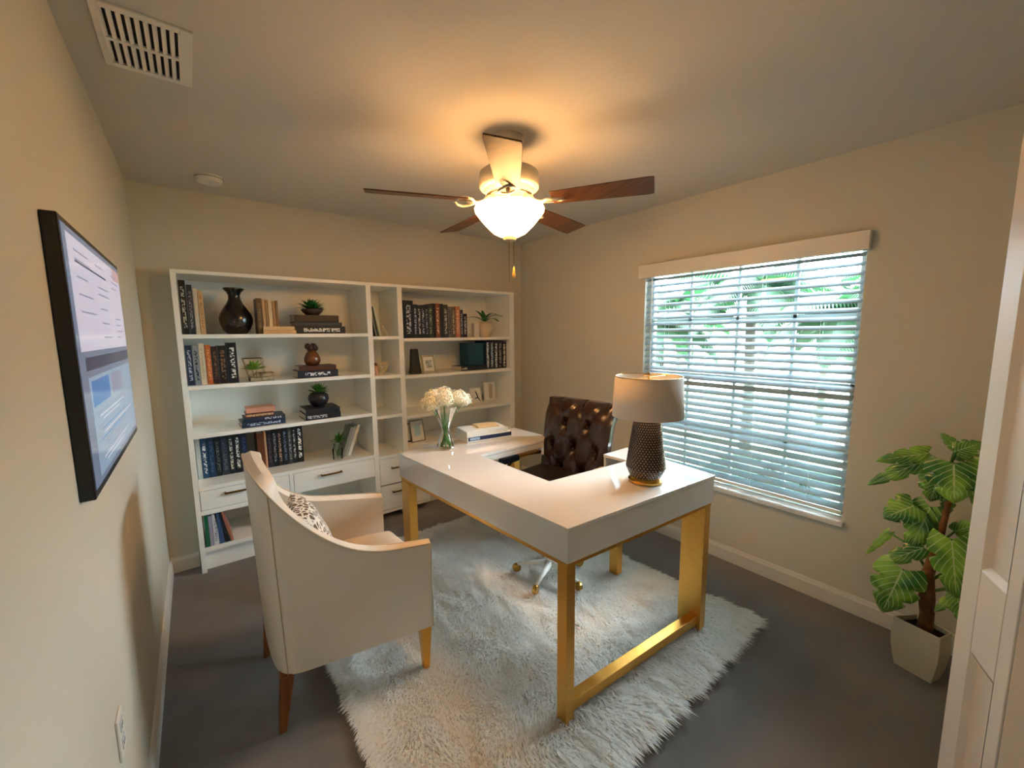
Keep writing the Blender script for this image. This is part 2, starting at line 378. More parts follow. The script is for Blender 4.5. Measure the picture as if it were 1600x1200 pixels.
for k in range(5):
    az = R(-57.6+72*k); rot = Matrix.Rotation(az, 4, 'Z')
    prof = []; N = 14
    for i in range(N+1):
        t = i/N; x = .205+t*.445; wd = .052+.016*t; 
        prof.append((x, wd*(1 if t < .97 else .93)))
    pitch = Matrix.Rotation(R(-12), 4, 'X')
    pl = []; 
    m = rot @ Matrix.Translation((0, 0, -.293)) @ pitch
    poly = [(x, w_) for x, w_ in prof]+[(x, -w_) for x, w_ in reversed(prof)]
    mb = MB(); n = len(poly)
    vs = [m @ Vector((x, y, 0)) for x, y in poly]+[m @ Vector((x, y, .006)) for x, y in poly]
    mb.add(vs, [tuple(range(n-1, -1, -1)), tuple(range(n, 2*n))]+[(i, (i+1) % n, n+(i+1) % n, n+i) for i in range(n)])
    b = mb.build('blade', BROWNWOOD, fan, bevel=.002)
    ar = MB(); mm = rot
    ar.tube([mm @ Vector(p) for p in ((.075, 0, -.262), (.10, 0, -.272), (.125, 0, -.294), (.15, 0, -.302), (.21, 0, -.301))], [.012, .011, .009, .009, .008], 8)
    for s in (-1, 1):
        ar.tube([mm @ Vector(p) for p in ((.165, 0, -.302), (.185, .03*s, -.301+.004*s), (.215, .040*s, -.302+.008*s), (.245, .028*s, -.303+.006*s), (.262, 0, -.302))], .006, 8)
    ar.build('blade_arm', FANM, b, smooth=True)
bowl = [(.052, -.322), (.12, -.318), (.160, -.312), (.166, -.320), (.163, -.334), (.145, -.358), (.112, -.396), (.078, -.428), (.045, -.444), (.02, -.447)]
MB().lathe([(.160, -.311), (.166, -.320), (.163, -.334), (.145, -.358), (.112, -.396), (.078, -.428), (.045, -.444), (.004, -.447)], seg=56, cap0=False).build('glass_bowl', BOWL, fan, smooth=True)
MB().lathe([(.045, -.316), (.118, -.314), (.118, -.318), (.045, -.321)], seg=48).build('bowl_light_blocker', FANM, fan, smooth='auto')  # disc added to block part of the bowl's upward light
MB().lathe([(.03, -.443), (.034, -.450), (.028, -.462), (.012, -.468)], seg=24).build('finial', FANM, fan, smooth='auto')
for dx, dz, pull in ((-.012, -.655, 0), (.016, -.585, 1)):
    c = MB().tube([(dx, -.01, -.46), (dx, -.01, dz)], .0013, 6).build('pull_chain', BRASS, fan)
    if pull: MB().lathe([(.002, 0), (.005, -.012), (.009, -.035), (.009, -.048), (.004, -.052)], (dx, -.01, dz), 14).build('chain_pull', mat('pull_wood', '#e0b25a', .4), c, smooth=True)
point('fan_bulb', (FAN[0]+.03, FAN[1]-.05, H-.365), P_FAN, (1, .64, .33), .028)
point('fan_bulb', (FAN[0]-.05, FAN[1]+.03, H-.365), P_FAN, (1, .64, .33), .028)

# TV
tv = thing('wall_monitor', (0, -1.565, 1.48), 'flat black wall display showing a document page, on the left wall', 'television')
MB().box(0, .028, -.45, .45, -.325, .325).build('case', BLACK, tv, bevel=.003)
def emat(n, c, s=.26): return mat(n, '#0a0a0c', .15, emit=c, es=s, spec=.6)
SC = [emat('screen_mid', '#6f7a90'), emat('screen_page', '#cfc7d6'), emat('screen_dark', '#2e3a55'), emat('screen_blue', '#3f79b5'), emat('screen_line', '#8d8fa6'), emat('screen_low', '#8fa3b8'), emat('screen_red', '#c9a3a3')]
sc = MB(); sc.box(.0282, .0290, -.435, .435, -.305, .310)
def q(k, y0, y1, z0, z1, d=.0292): sc.cur = k; sc.box(d, d+.0003, y0, y1, z0, z1); sc.cur = 0
q(1, -.40, .425, .02, .295); q(6, .26, .425, .255, .296, .0293); q(2, -.37, .425, -.028, .005); q(5, -.36, .42, -.29, -.045)
q(3, -.34, -.08, -.12, -.055, .0296); q(4, -.04, .18, -.115, -.055, .0296)
for i in range(11):
    z = .262-.021*i
    for a, b in ((-.34, -.12), (-.06, .16), (.22, .38)):
        if random.random() < .75: q(4, a, a+(b-a)*random.uniform(.5, 1), z, z+.004, .0296)
q(2, -.34, .10, .235, .240, .0297)
for i in range(12):
    z = -.14-.012*i; a = -.33+random.uniform(0, .1); q(random.choice((1, 3, 4)), a, a+random.uniform(.3, .6), z, z+.003, .0296)
sc.build('screen', SC, tv, recalc=False)

# outlet
ou = thing('wall_outlet', (0, -1.955, .505), 'white duplex outlet plate low on the left wall', 'outlet')
MB().box(0, .006, -.036, .036, -.058, .058).build('plate', TRIM, ou, bevel=.003)
for z in (-.024, .024): 
    s_ = MB().box(.006, .008, -.016, .016, z-.014, z+.014).build('socket', mat('socket_grey', '#cfcfcf', .4), ou, bevel=.002)
    MB().box(.008, .0085, -.008, -.005, z-.006, z+.006).box(.008, .0085, .005, .008, z-.006, z+.006).build('slots', BLACK, s_)

# bifold door at the right edge
dr = thing('bifold_door', (1.72, -3.276, 0), 'white panelled bifold closet door standing open at the right edge', 'door')
tag(dr, kind=None)
DM = mat('door_white', '#cfc9c2', .45)
def leaf(o, ang, width, name):
    c, s = math.cos(ang), math.sin(ang); m = Matrix(((c, -s, 0, o[0]), (s, c, 0, o[1]), (0, 0, 1, 0), (0, 0, 0, 1)))
    mb = MB(); t = .033
    st = .075; rails = [(0.012, .20), (.765, .975), (1.93, 2.03)]
    mb.box(0, st, -t, 0, .012, 2.03, m).box(width-.045, width, -t, 0, .012, 2.03, m)
    for a, b in rails: mb.box(st, width-.045, -t, 0, a, b, m)
    mb.box(st, width-.045, -.024, -.012, .2, 1.93, m)
    L = mb.build(name, DM, dr, bevel=.0025)
    for z0, z1 in ((.20, .765), (.975, 1.93)):
        for tt in (1, -1):
            y = 0 if tt == 1 else -t; k = -.013*tt
            x0, x1 = st, width-.045; g = .022
            o_ = [(x0, y, z0), (x1, y, z0), (x1, y, z1), (x0, y, z1)]; i_ = [(x0+g, y+k, z0+g), (x1-g, y+k, z0+g), (x1-g, y+k, z1-g), (x0+g, y+k, z1-g)]
            pm = MB().add([m @ Vector(p) for p in o_+i_], [(0, 1, 5, 4), (1, 2, 6, 5), (2, 3, 7, 6), (3, 0, 4, 7)])
            a2 = [(x0+g+.012, y+k, z0+g+.012), (x1-g-.012, y+k, z0+g+.012), (x1-g-.012, y+k, z1-g-.012), (x0+g+.012, y+k, z1-g-.012)]
            pm.build('panel_moulding', DM, L)
    return L
a1 = R(-156.5)
# local frame: leaf extends along +x of its frame; -y side is behind
def mirror_leaf(o, ang, width):
    return leaf(o, ang, width, 'door_leaf')
mirror_leaf((.013, -.030), a1, .222)
e1 = (math.cos(a1)*.226, math.sin(a1)*.226)
mirror_leaf((e1[0]+.022, e1[1]-.025), R(-138), .222)


# ------------------------------------------------------------------ bookcase (built into the back wall)
YB, D = -.14, .29
bc = thing('bookcase', (.16, YB, 0), 'long white built-in bookcase with open shelves and drawers on the back wall', 'bookcase')
bx = lambda mb, x0, x1, z0, z1, y0=0., y1=.43: mb.box(x0-.16, x1-.16, y0, y1, z0, z1)
mb = MB()
for a_, b_ in ((.16, .187), (1.312, 1.350), (1.560, 1.602), (2.705, 2.757)):
    mb = MB(); bx(mb, a_, b_, 0, 1.912); mb.build('upright_panel', CASE, bc, bevel=.0015)
MB().box(0, 2.597, 0, .43, 1.912, 1.935).build('top_board', CASE, bc, bevel=.0015)
mb = MB(); bx(mb, .187, 1.79, .01, 1.912, .420, .430); bx(mb, 1.79, 2.705, .555, 1.912, .420, .430); mb.build('back_panel', CASE, bc)
for x0, x1, zs in ((.187, 1.312, (1.547, 1.228, .917)), (1.350, 1.560, (1.523, 1.208, .884)), (1.602, 2.705, (1.504, 1.195, .853))):
    for z in zs:
        k = MB(); bx(k, x0, x1, z-.026, z, .0, .42); k.build('shelf', CASE, bc, bevel=.002)
k = MB(); bx(k, .187, 1.312, .550, .575, -.003, .42); bx(k, 1.350, 1.560, .525, .550, -.003, .42); bx(k, 1.602, 2.705, .555, .592, 0, .42); k.build('counter_board', CASE, bc, bevel=.002)
k = MB(); bx(k, .187, .70, .388, .418, 0, .42); bx(k, .187, .70, .140, .168, 0, .42); bx(k, .70, .725, 0, .55, 0, .42); k.build('lower_shelf', CASE, bc, bevel=.002)
k = MB(); bx(k, .187, 1.312, 0, .140, .05, .07); k.build('toe_board', CASE, bc)
def drawer(x0, x1, z0, z1, hx0, hx1, hz):
    k = MB(); bx(k, x0+.003, x1-.003, z0+.003, z1-.003, .0, .02); bx(k, x0+.02, x1-.02, z0+.02, z1-.02, .02, .38)
    d = k.build('drawer', CASE, bc, bevel=.0015)
    h = MB(); h.box(hx0-.16, hx1-.16, -.030, -.022, hz-.006, hz+.006).box(hx0-.16, hx0-.15, -.03, 0, hz-.005, hz+.005).box(hx1-.17, hx1-.16, -.03, 0, hz-.005, hz+.005)
    h.build('handle', CHANDLE, d, bevel=.0015)
drawer(.187, .70, .418, .550, .318, .452, .513)
drawer(.725, 1.312, .395, .550, .905, 1.055, .500)
drawer(1.350, 1.79, .300, .525, 1.445, 1.56, .440)
drawer(1.350, 1.79, .085, .295, 1.445, 1.56, .235)
k = MB(); bx(k, 1.602, 1.79, .525, .555, 0, .42); bx(k, .725, 1.312, .14, .16, 0, .42); bx(k, 1.35, 1.79, .06, .082, 0, .42); bx(k, 1.775, 1.79, .06, .555, .02, .42); k.build('drawer_carcass', CASE, bc)

# ------------------------------------------------------------------ books
seedc = [0]
def book(x, y, z, w_, h, d, col, label, ink=None, group=None, lean=0, flat=False, rot=0, dens=.5, hard=True, lo=.12, hi=.88):
    """upright: spine towards -y; flat: lying, spine towards -y.  x = left edge / centre when flat"""
    seedc[0] += 1
    t = thing('book', (x, y, z), label, 'book', rot, group)
    if lean: t.rotation_euler.y = R(lean)
    cm = book_mat(col, ink, flat, lo, hi, dens, seedc[0]); c = .0025
    if flat:   # w_ = length along x, h = thickness, d = depth
        cv = MB().box(-w_/2, w_/2, 0, d, 0, c).box(-w_/2, w_/2, 0, d, h-c, h).box(-w_/2, w_/2, 0, c, c, h-c)
        cv.build('cover', cm, t, bevel=.0008)
        MB().box(-w_/2+.004, w_/2-.004, c, d-.004, c, h-c).build('page_block', PAGE, t)
    else:
        cv = MB().box(0, c, 0, d, 0, h).box(w_-c, w_, 0, d, 0, h).box(c, w_-c, 0, c, 0, h)
        cv.build('cover', cm, t, bevel=.0008)
        MB().box(c, w_-c, c, d-.004, .003, h-.004).build('page_block', PAGE, t)
    return t

def row(y, z, d, items, where, group):
    for x0, x1, h, col, ink, desc in items[0:]:
        book(x0, y, z, x1-x0-.001, h, d, col, desc+' '+where, ink, group)
row(-.115, 1.547, .20, [
    (.192, .227, .328, '#15130f', '#c9c2b0', 'tallest black book with white spine marks, leftmost'),
    (.228, .258, .302, '#26292c', '#8f9496', 'charcoal book with grey spine print beside the tallest black one'),
    (.259, .281, .282, '#c9c0aa', None, 'plain cream book right of the charcoal one'),
    (.282, .308, .270, '#c9a577', '#a58355', 'tan book at the right end')], 'on the top left shelf', 'upright books left of the black vase')
row(-.105, 1.547, .15, [
    (.590, .622, .238, '#5a4227', '#8a7150', 'brown book at the left end of the small tan books'),
    (.623, .640, .232, '#c89f6b', None, 'thin tan book second in the small tan group'),
    (.641, .657, .229, '#9a7242', None, 'brown thin book third in the small tan group'),
    (.658, .681, .230, '#dcc093', None, 'palest sand book in the small tan group'),
    (.682, .700, .224, '#a87d4c', None, 'golden brown book fifth in the small tan group'),
    (.701, .717, .226, '#8d6538', None, 'brown book at the right end of the small tan group')], 'on the top left shelf', 'small tan books on the top left shelf')
book(.716, -.125, 1.547, .20, .025, .13, '#d2ae7c', 'lower tan book lying flat in front of the small tan books', group='flat tan books', flat=True)
book(.712, -.125, 1.5725, .19, .025, .13, '#dcbc8a', 'upper tan book lying flat in front of the small tan books', group='flat tan books', flat=True)
NAVY = '#141722'
book(.987, -.125, 1.547, .325, .052, .22, '#12131a', 'thick black book with white title, bottom of the stack under the succulent', '#d7d7d2', 'stack under the succulent on the top shelf', flat=True, dens=.47)
book(.975, -.105, 1.5995, .315, .030, .20, '#2b323b', 'slate grey book, middle of the stack under the succulent', None, 'stack under the succulent on the top shelf', flat=True)
book(.963, -.100, 1.6300, .300, .050, .19, '#1a1512', 'plain black book, top of the stack under the succulent', None, 'stack under the succulent on the top shelf', flat=True)
row(-.09, 1.228, .20, [
    (.192, .227, .252, '#15233f', '#aeb6c6', 'navy book with pale print at the left end'),
    (.228, .258, .248, '#8b9096', '#20242c', 'silver grey book with dark print'),
    (.259, .289, .262, '#d3c9ae', '#b7a985', 'cream book with faint print'),
    (.290, .321, .252, '#b8622c', '#d89a62', 'orange book, the only one'),
    (.323, .355, .243, '#2a1712', '#7d5a44', 'dark maroon book right of the orange one'),
    (.356, .404, .246, '#171213', '#8a6a4e', 'black book with brown print between maroon and tallest'),
    (.406, .459, .264, '#0e0d0e', '#e5e5e2', 'tallest and thickest black book with white marks')], 'on the second shelf, left bay', 'upright books on the second shelf')
book(.944, -.115, 1.228, .275, .052, .20, '#17202f', 'navy book with white title under the brown figurine', '#dfe3ea', 'books under the brown figurine', flat=True, dens=.49, lo=.18, hi=.8)
book(.945, -.105, 1.2805, .255, .033, .18, '#4e2a1b', 'red brown book directly under the brown figurine', None, 'books under the brown figurine', flat=True)
book(.580, -.100, .917, .262, .036, .20, '#1b2b45', 'lowest navy book of the stack below the terrarium', '#9fb0c8', 'stack on the third shelf', flat=True, rot=R(2), dens=.5)
book(.586, -.095, .9535, .250, .026, .18, '#223149', 'second navy book of the stack below the terrarium', '#cfd6e2', 'stack on the third shelf', flat=True, rot=R(-1), lo=.5, hi=.9)
book(.560, -.090, .980, .168, .030, .14, '#5b1f1c', 'dark red book with gold pattern in the third shelf stack', '#cfae84', 'stack on the third shelf', flat=True, dens=.42, lo=.02, hi=.98)
book(.568, -.085, 1.0105, .172, .034, .14, '#d79a80', 'salmon pink book on top of the third shelf stack', None, 'stack on the third shelf', flat=True)
book(.958, -.125, .917, .245, .043, .24, '#17171f', 'lower black book with white title under the round dark pot', '#cfd0d8', 'books under the round pot', flat=True, dens=.5, lo=.05, hi=.6)
book(.960, -.112, .9605, .238, .036, .22, '#1f1f27', 'upper black book directly under the round dark pot', None, 'books under the round pot', flat=True)
row(.055, .575, .18, [
    (.190, .216, .288, '#c3c7bf', None, 'pale grey book at the left end'),
    (.217, .252, .276, '#1f4767', '#f2f2ee', 'blue book with large white spine label'),
    (.253, .290, .283, '#18304e', '#3d5d84', 'navy blue book with faint blue print'),
    (.291, .325, .279, '#131820', '#5f6f6a', 'black book with dim green print'),
    (.327, .365, .285, '#2a3442', '#59616c', 'slate blue book with grey print'),
    (.366, .402, .282, '#1b2026', '#c9c5bb', 'black book with bold cream letters'),
    (.403, .441, .288, '#14161c', '#f3f1ec', 'black book with bold white letters'),
    (.442, .480, .290, '#16223a', '#37527d', 'darkest navy book at the right end')], 'in the counter row behind the armchair', 'upright books on the counter, left group')
row(.04, .575, .18, [
    (.540, .583, .262, '#6d3a1c', None, 'red brown book with plain spine, leftmost'),
    (.584, .598, .268, '#d5a57a', None, 'thin peach book'),
    (.600, .632, .276, '#231c22', '#5d5058', 'black plum book with faint print'),
    (.633, .664, .283, '#161519', '#8f9095', 'black book with grey letters'),
    (.665, .697, .284, '#1b181d', '#c7a08c', 'black book with pinkish letters'),
    (.698, .733, .286, '#16181f', '#6d7f9b', 'black book with steel blue letters'),
    (.734, .762, .288, '#3b3e40', '#9a9c98', 'grey spined book with pale letters'),
    (.763, .790, .290, '#1a1b20', '#cfcdc8', 'black book with dense cream letters'),
    (.791, .836, .296, '#0e0f15', '#f4f4f2', 'black book with largest white letters, rightmost')], 'in the second counter group', 'upright books on the counter, right group')
for i, (x, c, dsc, h) in enumerate([(1.085, '#8d8f86', 'grey green book leaning at the right end of the counter', .25), (1.112, '#a9aaa4', 'light grey book leaning between the grey green and white ones', .252), (1.140, '#f0efea', 'white book leaning outermost at the right end of the counter', .258)]):
    book(x, -.05+.01*i, .576, .022, h, .15, c, dsc, None, 'leaning books on the counter', lean=20)
row(-.13, .168, .20, [
    (.197, .217, .212, '#1e6a45', None, 'green book at the left end'),
    (.218, .238, .206, '#9fa0b8', None, 'lavender grey book'),
    (.239, .266, .212, '#d9d8dc', '#8e8fa3', 'white book with violet print')], 'on the low shelf under the drawer', 'books on the low shelf')
book(.268, -.13, .168, .028, .213, .20, '#3f5b86', 'blue book leaning slightly on the low shelf under the drawer', None, 'books on the low shelf', lean=-5)
book(.303, -.13, .170, .022, .213, .20, '#22232c', 'charcoal book leaning on the low shelf under the drawer', None, 'books on the low shelf', lean=-9)
book(.330, -.13, .171, .014, .213, .20, '#b0705c', 'thin dusty pink book at the right end of the low shelf', None, 'books on the low shelf', lean=-12)
c14 = ['#101a30', '#1c2738', '#141c28', '#1d2430', '#181f2b', '#2f3a2d', '#151515', '#8a4a2e', '#141c2a', '#3a3a3c', '#6b6a68', '#6a5a4c', '#c07a5c', '#2a3346', '#15151b']
i14 = ['#c8ccd4', '#b8c4d8', '#d8d8d8', '#c0c8d8', '#9fa8b8', '#9aa488', None, '#e8c8a0', None, '#c8c4b8', '#2c2c2e', '#c8b89a', '#f0c8a8', '#c8d0e0', '#d8d8d8']
n14 = ['tallest navy book, leftmost,', 'dark blue book with white streak beside the tallest,', 'black book with grey streak,', 'ink blue book with pale print,', 'thin dark book with silver print,', 'olive book,', 'plain black book beside the olive one,', 'rust brown book with cream letters,', 'midnight blue book right of the rust one,', 'charcoal book with cream print,', 'mid grey book,', 'taupe book with tan letters,', 'copper pink book,', 'slate blue book near the right end,', 'short black book with white marks at the right end,']
w14 = [.085, .036, .036, .035, .030, .045, .026, .042, .032, .048, .036, .040, .050, .030, .042]
h14 = [.312, .282, .278, .280, .276, .285, .296, .297, .296, .290, .275, .272, .278, .250, .215]
x = 1.632; sc_ = 1.0
for i in range(15):
    book(x, -.09, 1.504, w14[i]-.001, h14[i], .19, c14[i], n14[i]+' on the top right shelf', i14[i], 'upright books on the top right shelf'); x += w14[i]
for i, (c, k_, n_) in enumerate([('#13263f', '#dfe6ee', 'navy book with white letters beside the teal box'), ('#10182a', '#c3d0e0', 'dark navy book with pale blue letters, second along'), ('#131b2c', '#e4e4e4', 'midnight book with bright white letters, middle of the row'), ('#14161f', '#a9a9a4', 'black book with grey letters, second from the right wall'), ('#17161b', '#d8d4cc', 'black book with cream letters against the right upright')]):
    book(2.452+i*.05, -.08, 1.195, .049, .270-.003*i, .19, c, n_+', second right shelf', k_, 'white lettered dark books on the second right shelf', dens=.46, lo=.05, hi=.95)
# teal box file + small flat book
t = thing('box_file', (2.268, -.06, 1.237), 'teal box file showing its broad side, beside the white lettered books', 'box file')
MB().box(0, .178, 0, .16, 0, .212).build('case', mat('teal_card', '#12465a', .5), t, bevel=.003)
MB().box(.172, .181, -.002, .16, 0, .212).build('edge', mat('teal_edge', '#0c2c3e', .5), t)
book(2.315, -.095, 1.195, .29, .041, .18, '#121315', 'black book lying flat under the teal box file', '#c8c4ba', None, flat=True, lo=.02, hi=.22)
# books lying on the desk
bd = thing('binder', (1.725, -1.185, .841), 'white and navy binder lying flat on the desk, bottom of the pile', 'binder', R(-7))
NB = mat('navy_print', '#1b2a55', .4)
MB().box(-.165, .165, 0, .19, 0, .042).build('cover', mat('binder_white', '#cfd6d6', .35), bd, bevel=.002)
MB().box(-.158, .162, -.0012, .001, .012, .036).build('spine_band', NB, bd)
MB().box(-.145, -.075, -.002, 0, .016, .032).build('spine_label', mat('label_blue', '#8fb0d0', .4), bd)
b2 = thing('binder', (1.715, -1.175, .8835), 'plain pale grey binder lying on the white and navy one', 'binder', R(-8))
MB().box(-.150, .150, 0, .18, 0, .028).build('cover', mat('binder_pale', '#d7dcda', .35), b2, bevel=.002)
MB().box(-.148, .146, .002, .176, .006, .022).build('pages', PAGE, b2)
nb = thing('notebook', (1.755, -1.13, .912), 'thin beige notebook on top of the pale binder on the desk', 'notebook', R(-14))
MB().box(-.075, .075, 0, .12, 0, .008).build('cover', mat('kraft', '#d3b98c', .6), nb, bevel=.001)
MB().box(-.045, .045, .04, .055, .008, .009).build('strap', mat('strap_gold', '#c79c4c', .4), nb)

# ------------------------------------------------------------------ shelf ornaments
t = thing('vase', (.478, .00, 1.547), 'large black bottle-necked ceramic vase on the top left shelf', 'vase')
MB().lathe([(.052, 0), (.060, .006), (.080, .035), (.094, .072), (.097, .100), (.090, .132), (.070, .170), (.048, .203), (.036, .232), (.034, .258), (.042, .278), (.058, .294), (.062, .302), (.058, .305), (.046, .296), (.030, .275), (.028, .25)], seg=48).build('body', CERAM, t, smooth=True)
def succ(c, r, n, m, parent, name='foliage', up=.6, wd=.012, ln=None, seed=1):
    rnd = random.Random(seed); mb = MB()
    for i in range(n):
        a = rnd.uniform(0, 2*math.pi); e = rnd.uniform(.15, 1.45); L = (ln or r)*rnd.uniform(.7, 1.15)
        d = Vector((math.cos(a)*math.cos(e), math.sin(a)*math.cos(e), math.sin(e)*up+.1)).normalized()
        s = d.cross(Vector((0, 0, 1))).normalized(); u = s.cross(d)
        p0 = Vector(c)+Vector((d.x, d.y, 0))*r*.12; p1 = p0+d*L*.5+u*L*.04; p2 = p0+d*L-Vector((0, 0, L*.12))
        mb.add([p0-s*wd*.35, p0+s*wd*.35, p1+s*wd, p1+u*.0-s*wd, p2, p1-u*wd*.5], [(0, 1, 5), (1, 2, 5), (2, 4, 5), (4, 3, 5), (3, 0, 5)])
    return mb.build(name, m, parent, recalc=False, smooth=True)
def potted(loc, label, r, h, potm, prof, fn, fr_, fm, seed, up=.6, wd=.010):
    t = thing('potted_succulent', loc, label, 'potted plant')
    MB().lathe(prof, seg=36).build('pot', potm, t, smooth=True)
    MB().lathe([(r*.9, h-.008), (.001, h-.006)], cap0=False).build('soil', SOIL, t)
    succ((0, 0, h-.01), fr_, fn, fm, t, 'foliage', up, wd, seed=seed); return t
potted((.952, -.01, 1.6805), 'small spiky green succulent in low dark bowl on the black book stack', .062, .045, mat('taupe_bowl', '#4a3a32', .4), [(.040, 0), (.046, .004), (.070, .032), (.076, .046), (.070, .047), (.062, .038)], 110, .105, GREEN2, 3, .75, .009)
potted((.955, -.01, .9970), 'green succulent in a round dark pot on two black books', .035, .112, DPOT, [(.034, 0), (.040, .003), (.062, .028), (.073, .058), (.068, .088), (.048, .108), (.040, .113), (.036, .113), (.034, .10)], 80, .085, GREEN1, 5, .8, .009)
# terrarium: wire frame with a plant
t = thing('terrarium', (.566, -.03, 1.228), 'wire framed glass terrarium with a bright green sprig on the second shelf', 'terrarium')
WIRE = mat('wire_brass', '#6b5030', .35, .8)
wm = MB()
def wire(pts): wm.tube(pts, .0022, 6)
for y in (-.045, .045):
    wire([(-.075, y, .155), (.035, y, .155), (.045, y, .05), (-.04, y, 0), (-.075, y, .155)]) 
    wire([(-.045, y, 0), (.095, y, 0), (.095, y, .052), (.012, y, .052), (-.045, y, .03), (-.045, y, 0)]); wire([(.025, y, 0), (.025, y, .052)])
for p in ((-.075, .155), (.035, .155), (-.045, 0), (.095, 0), (.095, .052), (.025, .052)): wire([(p[0], -.045, p[1]), (p[0], .045, p[1])])
wm.build('wire_frame', WIRE, t)
MB().tube([(-.015, 0, .01), (-.018, 0, .05), (-.03, 0, .09)], .002, 6).tube([(.0, 0, .01), (-.005, 0, .05), (.012, 0, .09)], .002, 6).build('sprig_stem', STEM, t)
succ((-.015, 0, .075), .10, 40, mat('sprig_green', '#8bbf4a', .5), t, 'sprig', 1.1, .013, .085, 9)
MB().box(-.04, .09, -.04, .04, .002, .02).build('gravel', mat('gravel', '#c9b896', .9, bump=(90, 1, .01)), t)
# brown figurine
t = thing('figurine', (.928, -.02, 1.3135), 'brown glazed pear-shaped figurine with dark leaf crown on a book stack', 'figurine')
MB().lathe([(.030, 0), (.044, .006), (.056, .030), (.054, .058), (.042, .086), (.028, .104), (.020, .112), (.004, .115)], seg=36).build('body', BROWNC, t, smooth=True)
k = MB()
for i in range(6):
    a = i*1.05; k.sphere((.026*math.cos(a), .022*math.sin(a), .128+.012*(i % 2)), .021, 12, 8, 1.15)
k.build('crown', mat('dark_glaze', '#3a1d12', .3), t, smooth=True)
# glass with sprig by leaning books
t = thing('glass_jar', (1.052, -.075, .576), 'clear glass jar holding a green sprig beside the leaning books', 'jar')
MB().lathe([(.030, 0), (.036, .006), (.037, .08), (.026, .105), (.024, .125)], seg=32, cap0=False, cap1=False).build('jar_body', GLASS, t, smooth=True)
k = MB()
for i in range(5): k.tube([(0, 0, .015), (.01*i-.02, .01, .10), (.03*i-.04, .01*(i-2), .17+.01*i)], .0016, 5)
k.build('stems', STEM, t); succ((.012, 0, .13), .09, 36, GREEN1, t, 'leaves', 1.2, .008, .09, 12)
# middle column
t = thing('picture_frame', (1.400, -.06, 1.523), 'pale frame leaning behind another in the narrow top compartment', 'picture frame', group='frames leaning in the narrow top compartment')
t.rotation_euler = (0, R(-9), 0)
MB().box(0, .012, 0, .16, 0, .255).build('frame', mat('frame_sage', '#8c8f78', .5), t, bevel=.002); MB().box(-.003, 0, .0, .16, 0, .255).build('backing', BLACK, t)
t = thing('picture_frame', (1.428, -.075, 1.523), 'light sage frame leaning outermost in the narrow top compartment', 'picture frame', group='frames leaning in the narrow top compartment')
t.rotation_euler = (0, R(-11), 0)
MB().box(0, .018, 0, .17, 0, .24).build('frame', mat('frame_pale', '#c5c8ae', .5), t, bevel=.002)
t = thing('easel', (1.475, -.06, 1.523), 'tiny cream wire plate easel beside the leaning frames', 'easel')
MB().tube([(-.015, 0, .09), (-.028, 0, 0)], .003, 6).tube([(-.015, 0, .09), (.03, .0, 0)], .003, 6).tube([(-.015, 0, .09), (.0, .05, 0)], .003, 6).tube([(-.023, 0, .03), (.01, 0, .03)], .003, 6).build('wire', mat('easel_cream', '#d6cfb2', .4), t)
t = thing('heart_ornament', (1.455, -.03, 1.208), 'pale woven heart ornament in the narrow middle compartment', 'ornament')
k = MB(); hp = [(.040*(math.sin(a)**3), (13*math.cos(a)-5*math.cos(2*a)-2*math.cos(3*a)-math.cos(4*a))*.0031) for a in [2*math.pi*i/36 for i in range(36)]]
for s in (1, .72, .45): k.tube([(x*s*1.1, 0, .062+z*s*1.1) for x, z in hp], .0045*s+.001, 6, closed=True)
k.build('heart', mat('wicker', '#cfbf9d', .7), t, smooth=True)
t = thing('figurine', (1.392, -.04, 1.208), 'small copper pink angel figurine beside the woven heart', 'figurine')
CP = mat('copper_pink', '#d0a080', .3, .2)
MB().lathe([(.026, 0), (.028, .006), (.020, .03), (.012, .055), (.014, .068), (.006, .078)], seg=20).build('body', CP, t, smooth=True)
MB().sphere((0, 0, .088), .014, 14, 10).build('head', mat('dark_hair', '#6a4428', .5), t, smooth=True)
k = MB()
for s in (-1, 1): k.sphere((.017*s, .006, .045), .014, 12, 8, 1.5)
k.build('wings', CP, t, smooth=True)
# right bays
t = thing('potted_plant', (2.50, .0, 1.504), 'round cream vase with long arching green leaves on the top right shelf', 'potted plant')
MB().lathe([(.040, 0), (.048, .005), (.072, .040), (.080, .078), (.072, .115), (.050, .142), (.036, .150), (.030, .148), (.032, .13)], seg=40).build('vase', CREAMC, t, smooth=True)
def strap(p0, az, L, lift, droop, wd, n=10):
    rows = []; p = Vector(p0); e = lift
    for i in range(n+1):
        t_ = i/n; d = Vector((math.cos(az)*math.cos(e), math.sin(az)*math.cos(e), math.sin(e))); s = Vector((-math.sin(az), math.cos(az), 0))
        ww = wd*math.sin(math.pi*(t_*.86+.1))**.8; u = s.cross(d)
        rows.append([p-s*ww-u*ww*.25, p, p+s*ww-u*ww*.25]); p = p+d*(L/n); e -= droop/n
    return rows
for az, L, lf, dr_, wd in ((3.3, .17, 1.15, .9, .020), (2.7, .19, .75, 1.1, .024), (-.3, .22, .95, 1.5, .024), (.25, .24, .6, 1.3, .020), (1.3, .15, 1.3, .7, .02), (-1.3, .20, 1.25, 1.9, .022), (3.9, .13, .8, 1.2, .02)):
    MB().grid(strap((0, 0, .14), az, L, lf, dr_, wd)).build('leaf', GREEN2, t, smooth=True, recalc=False)
t = thing('trinket_box', (2.395, -.02, 1.504), 'small upright white box beside the round cream vase', 'box')
MB().box(-.03, .03, 0, .05, 0, .125).build('body', FRW, t, bevel=.002); MB().box(-.031, .031, -.001, .051, .118, .135).build('lid', MATW, t, bevel=.002)
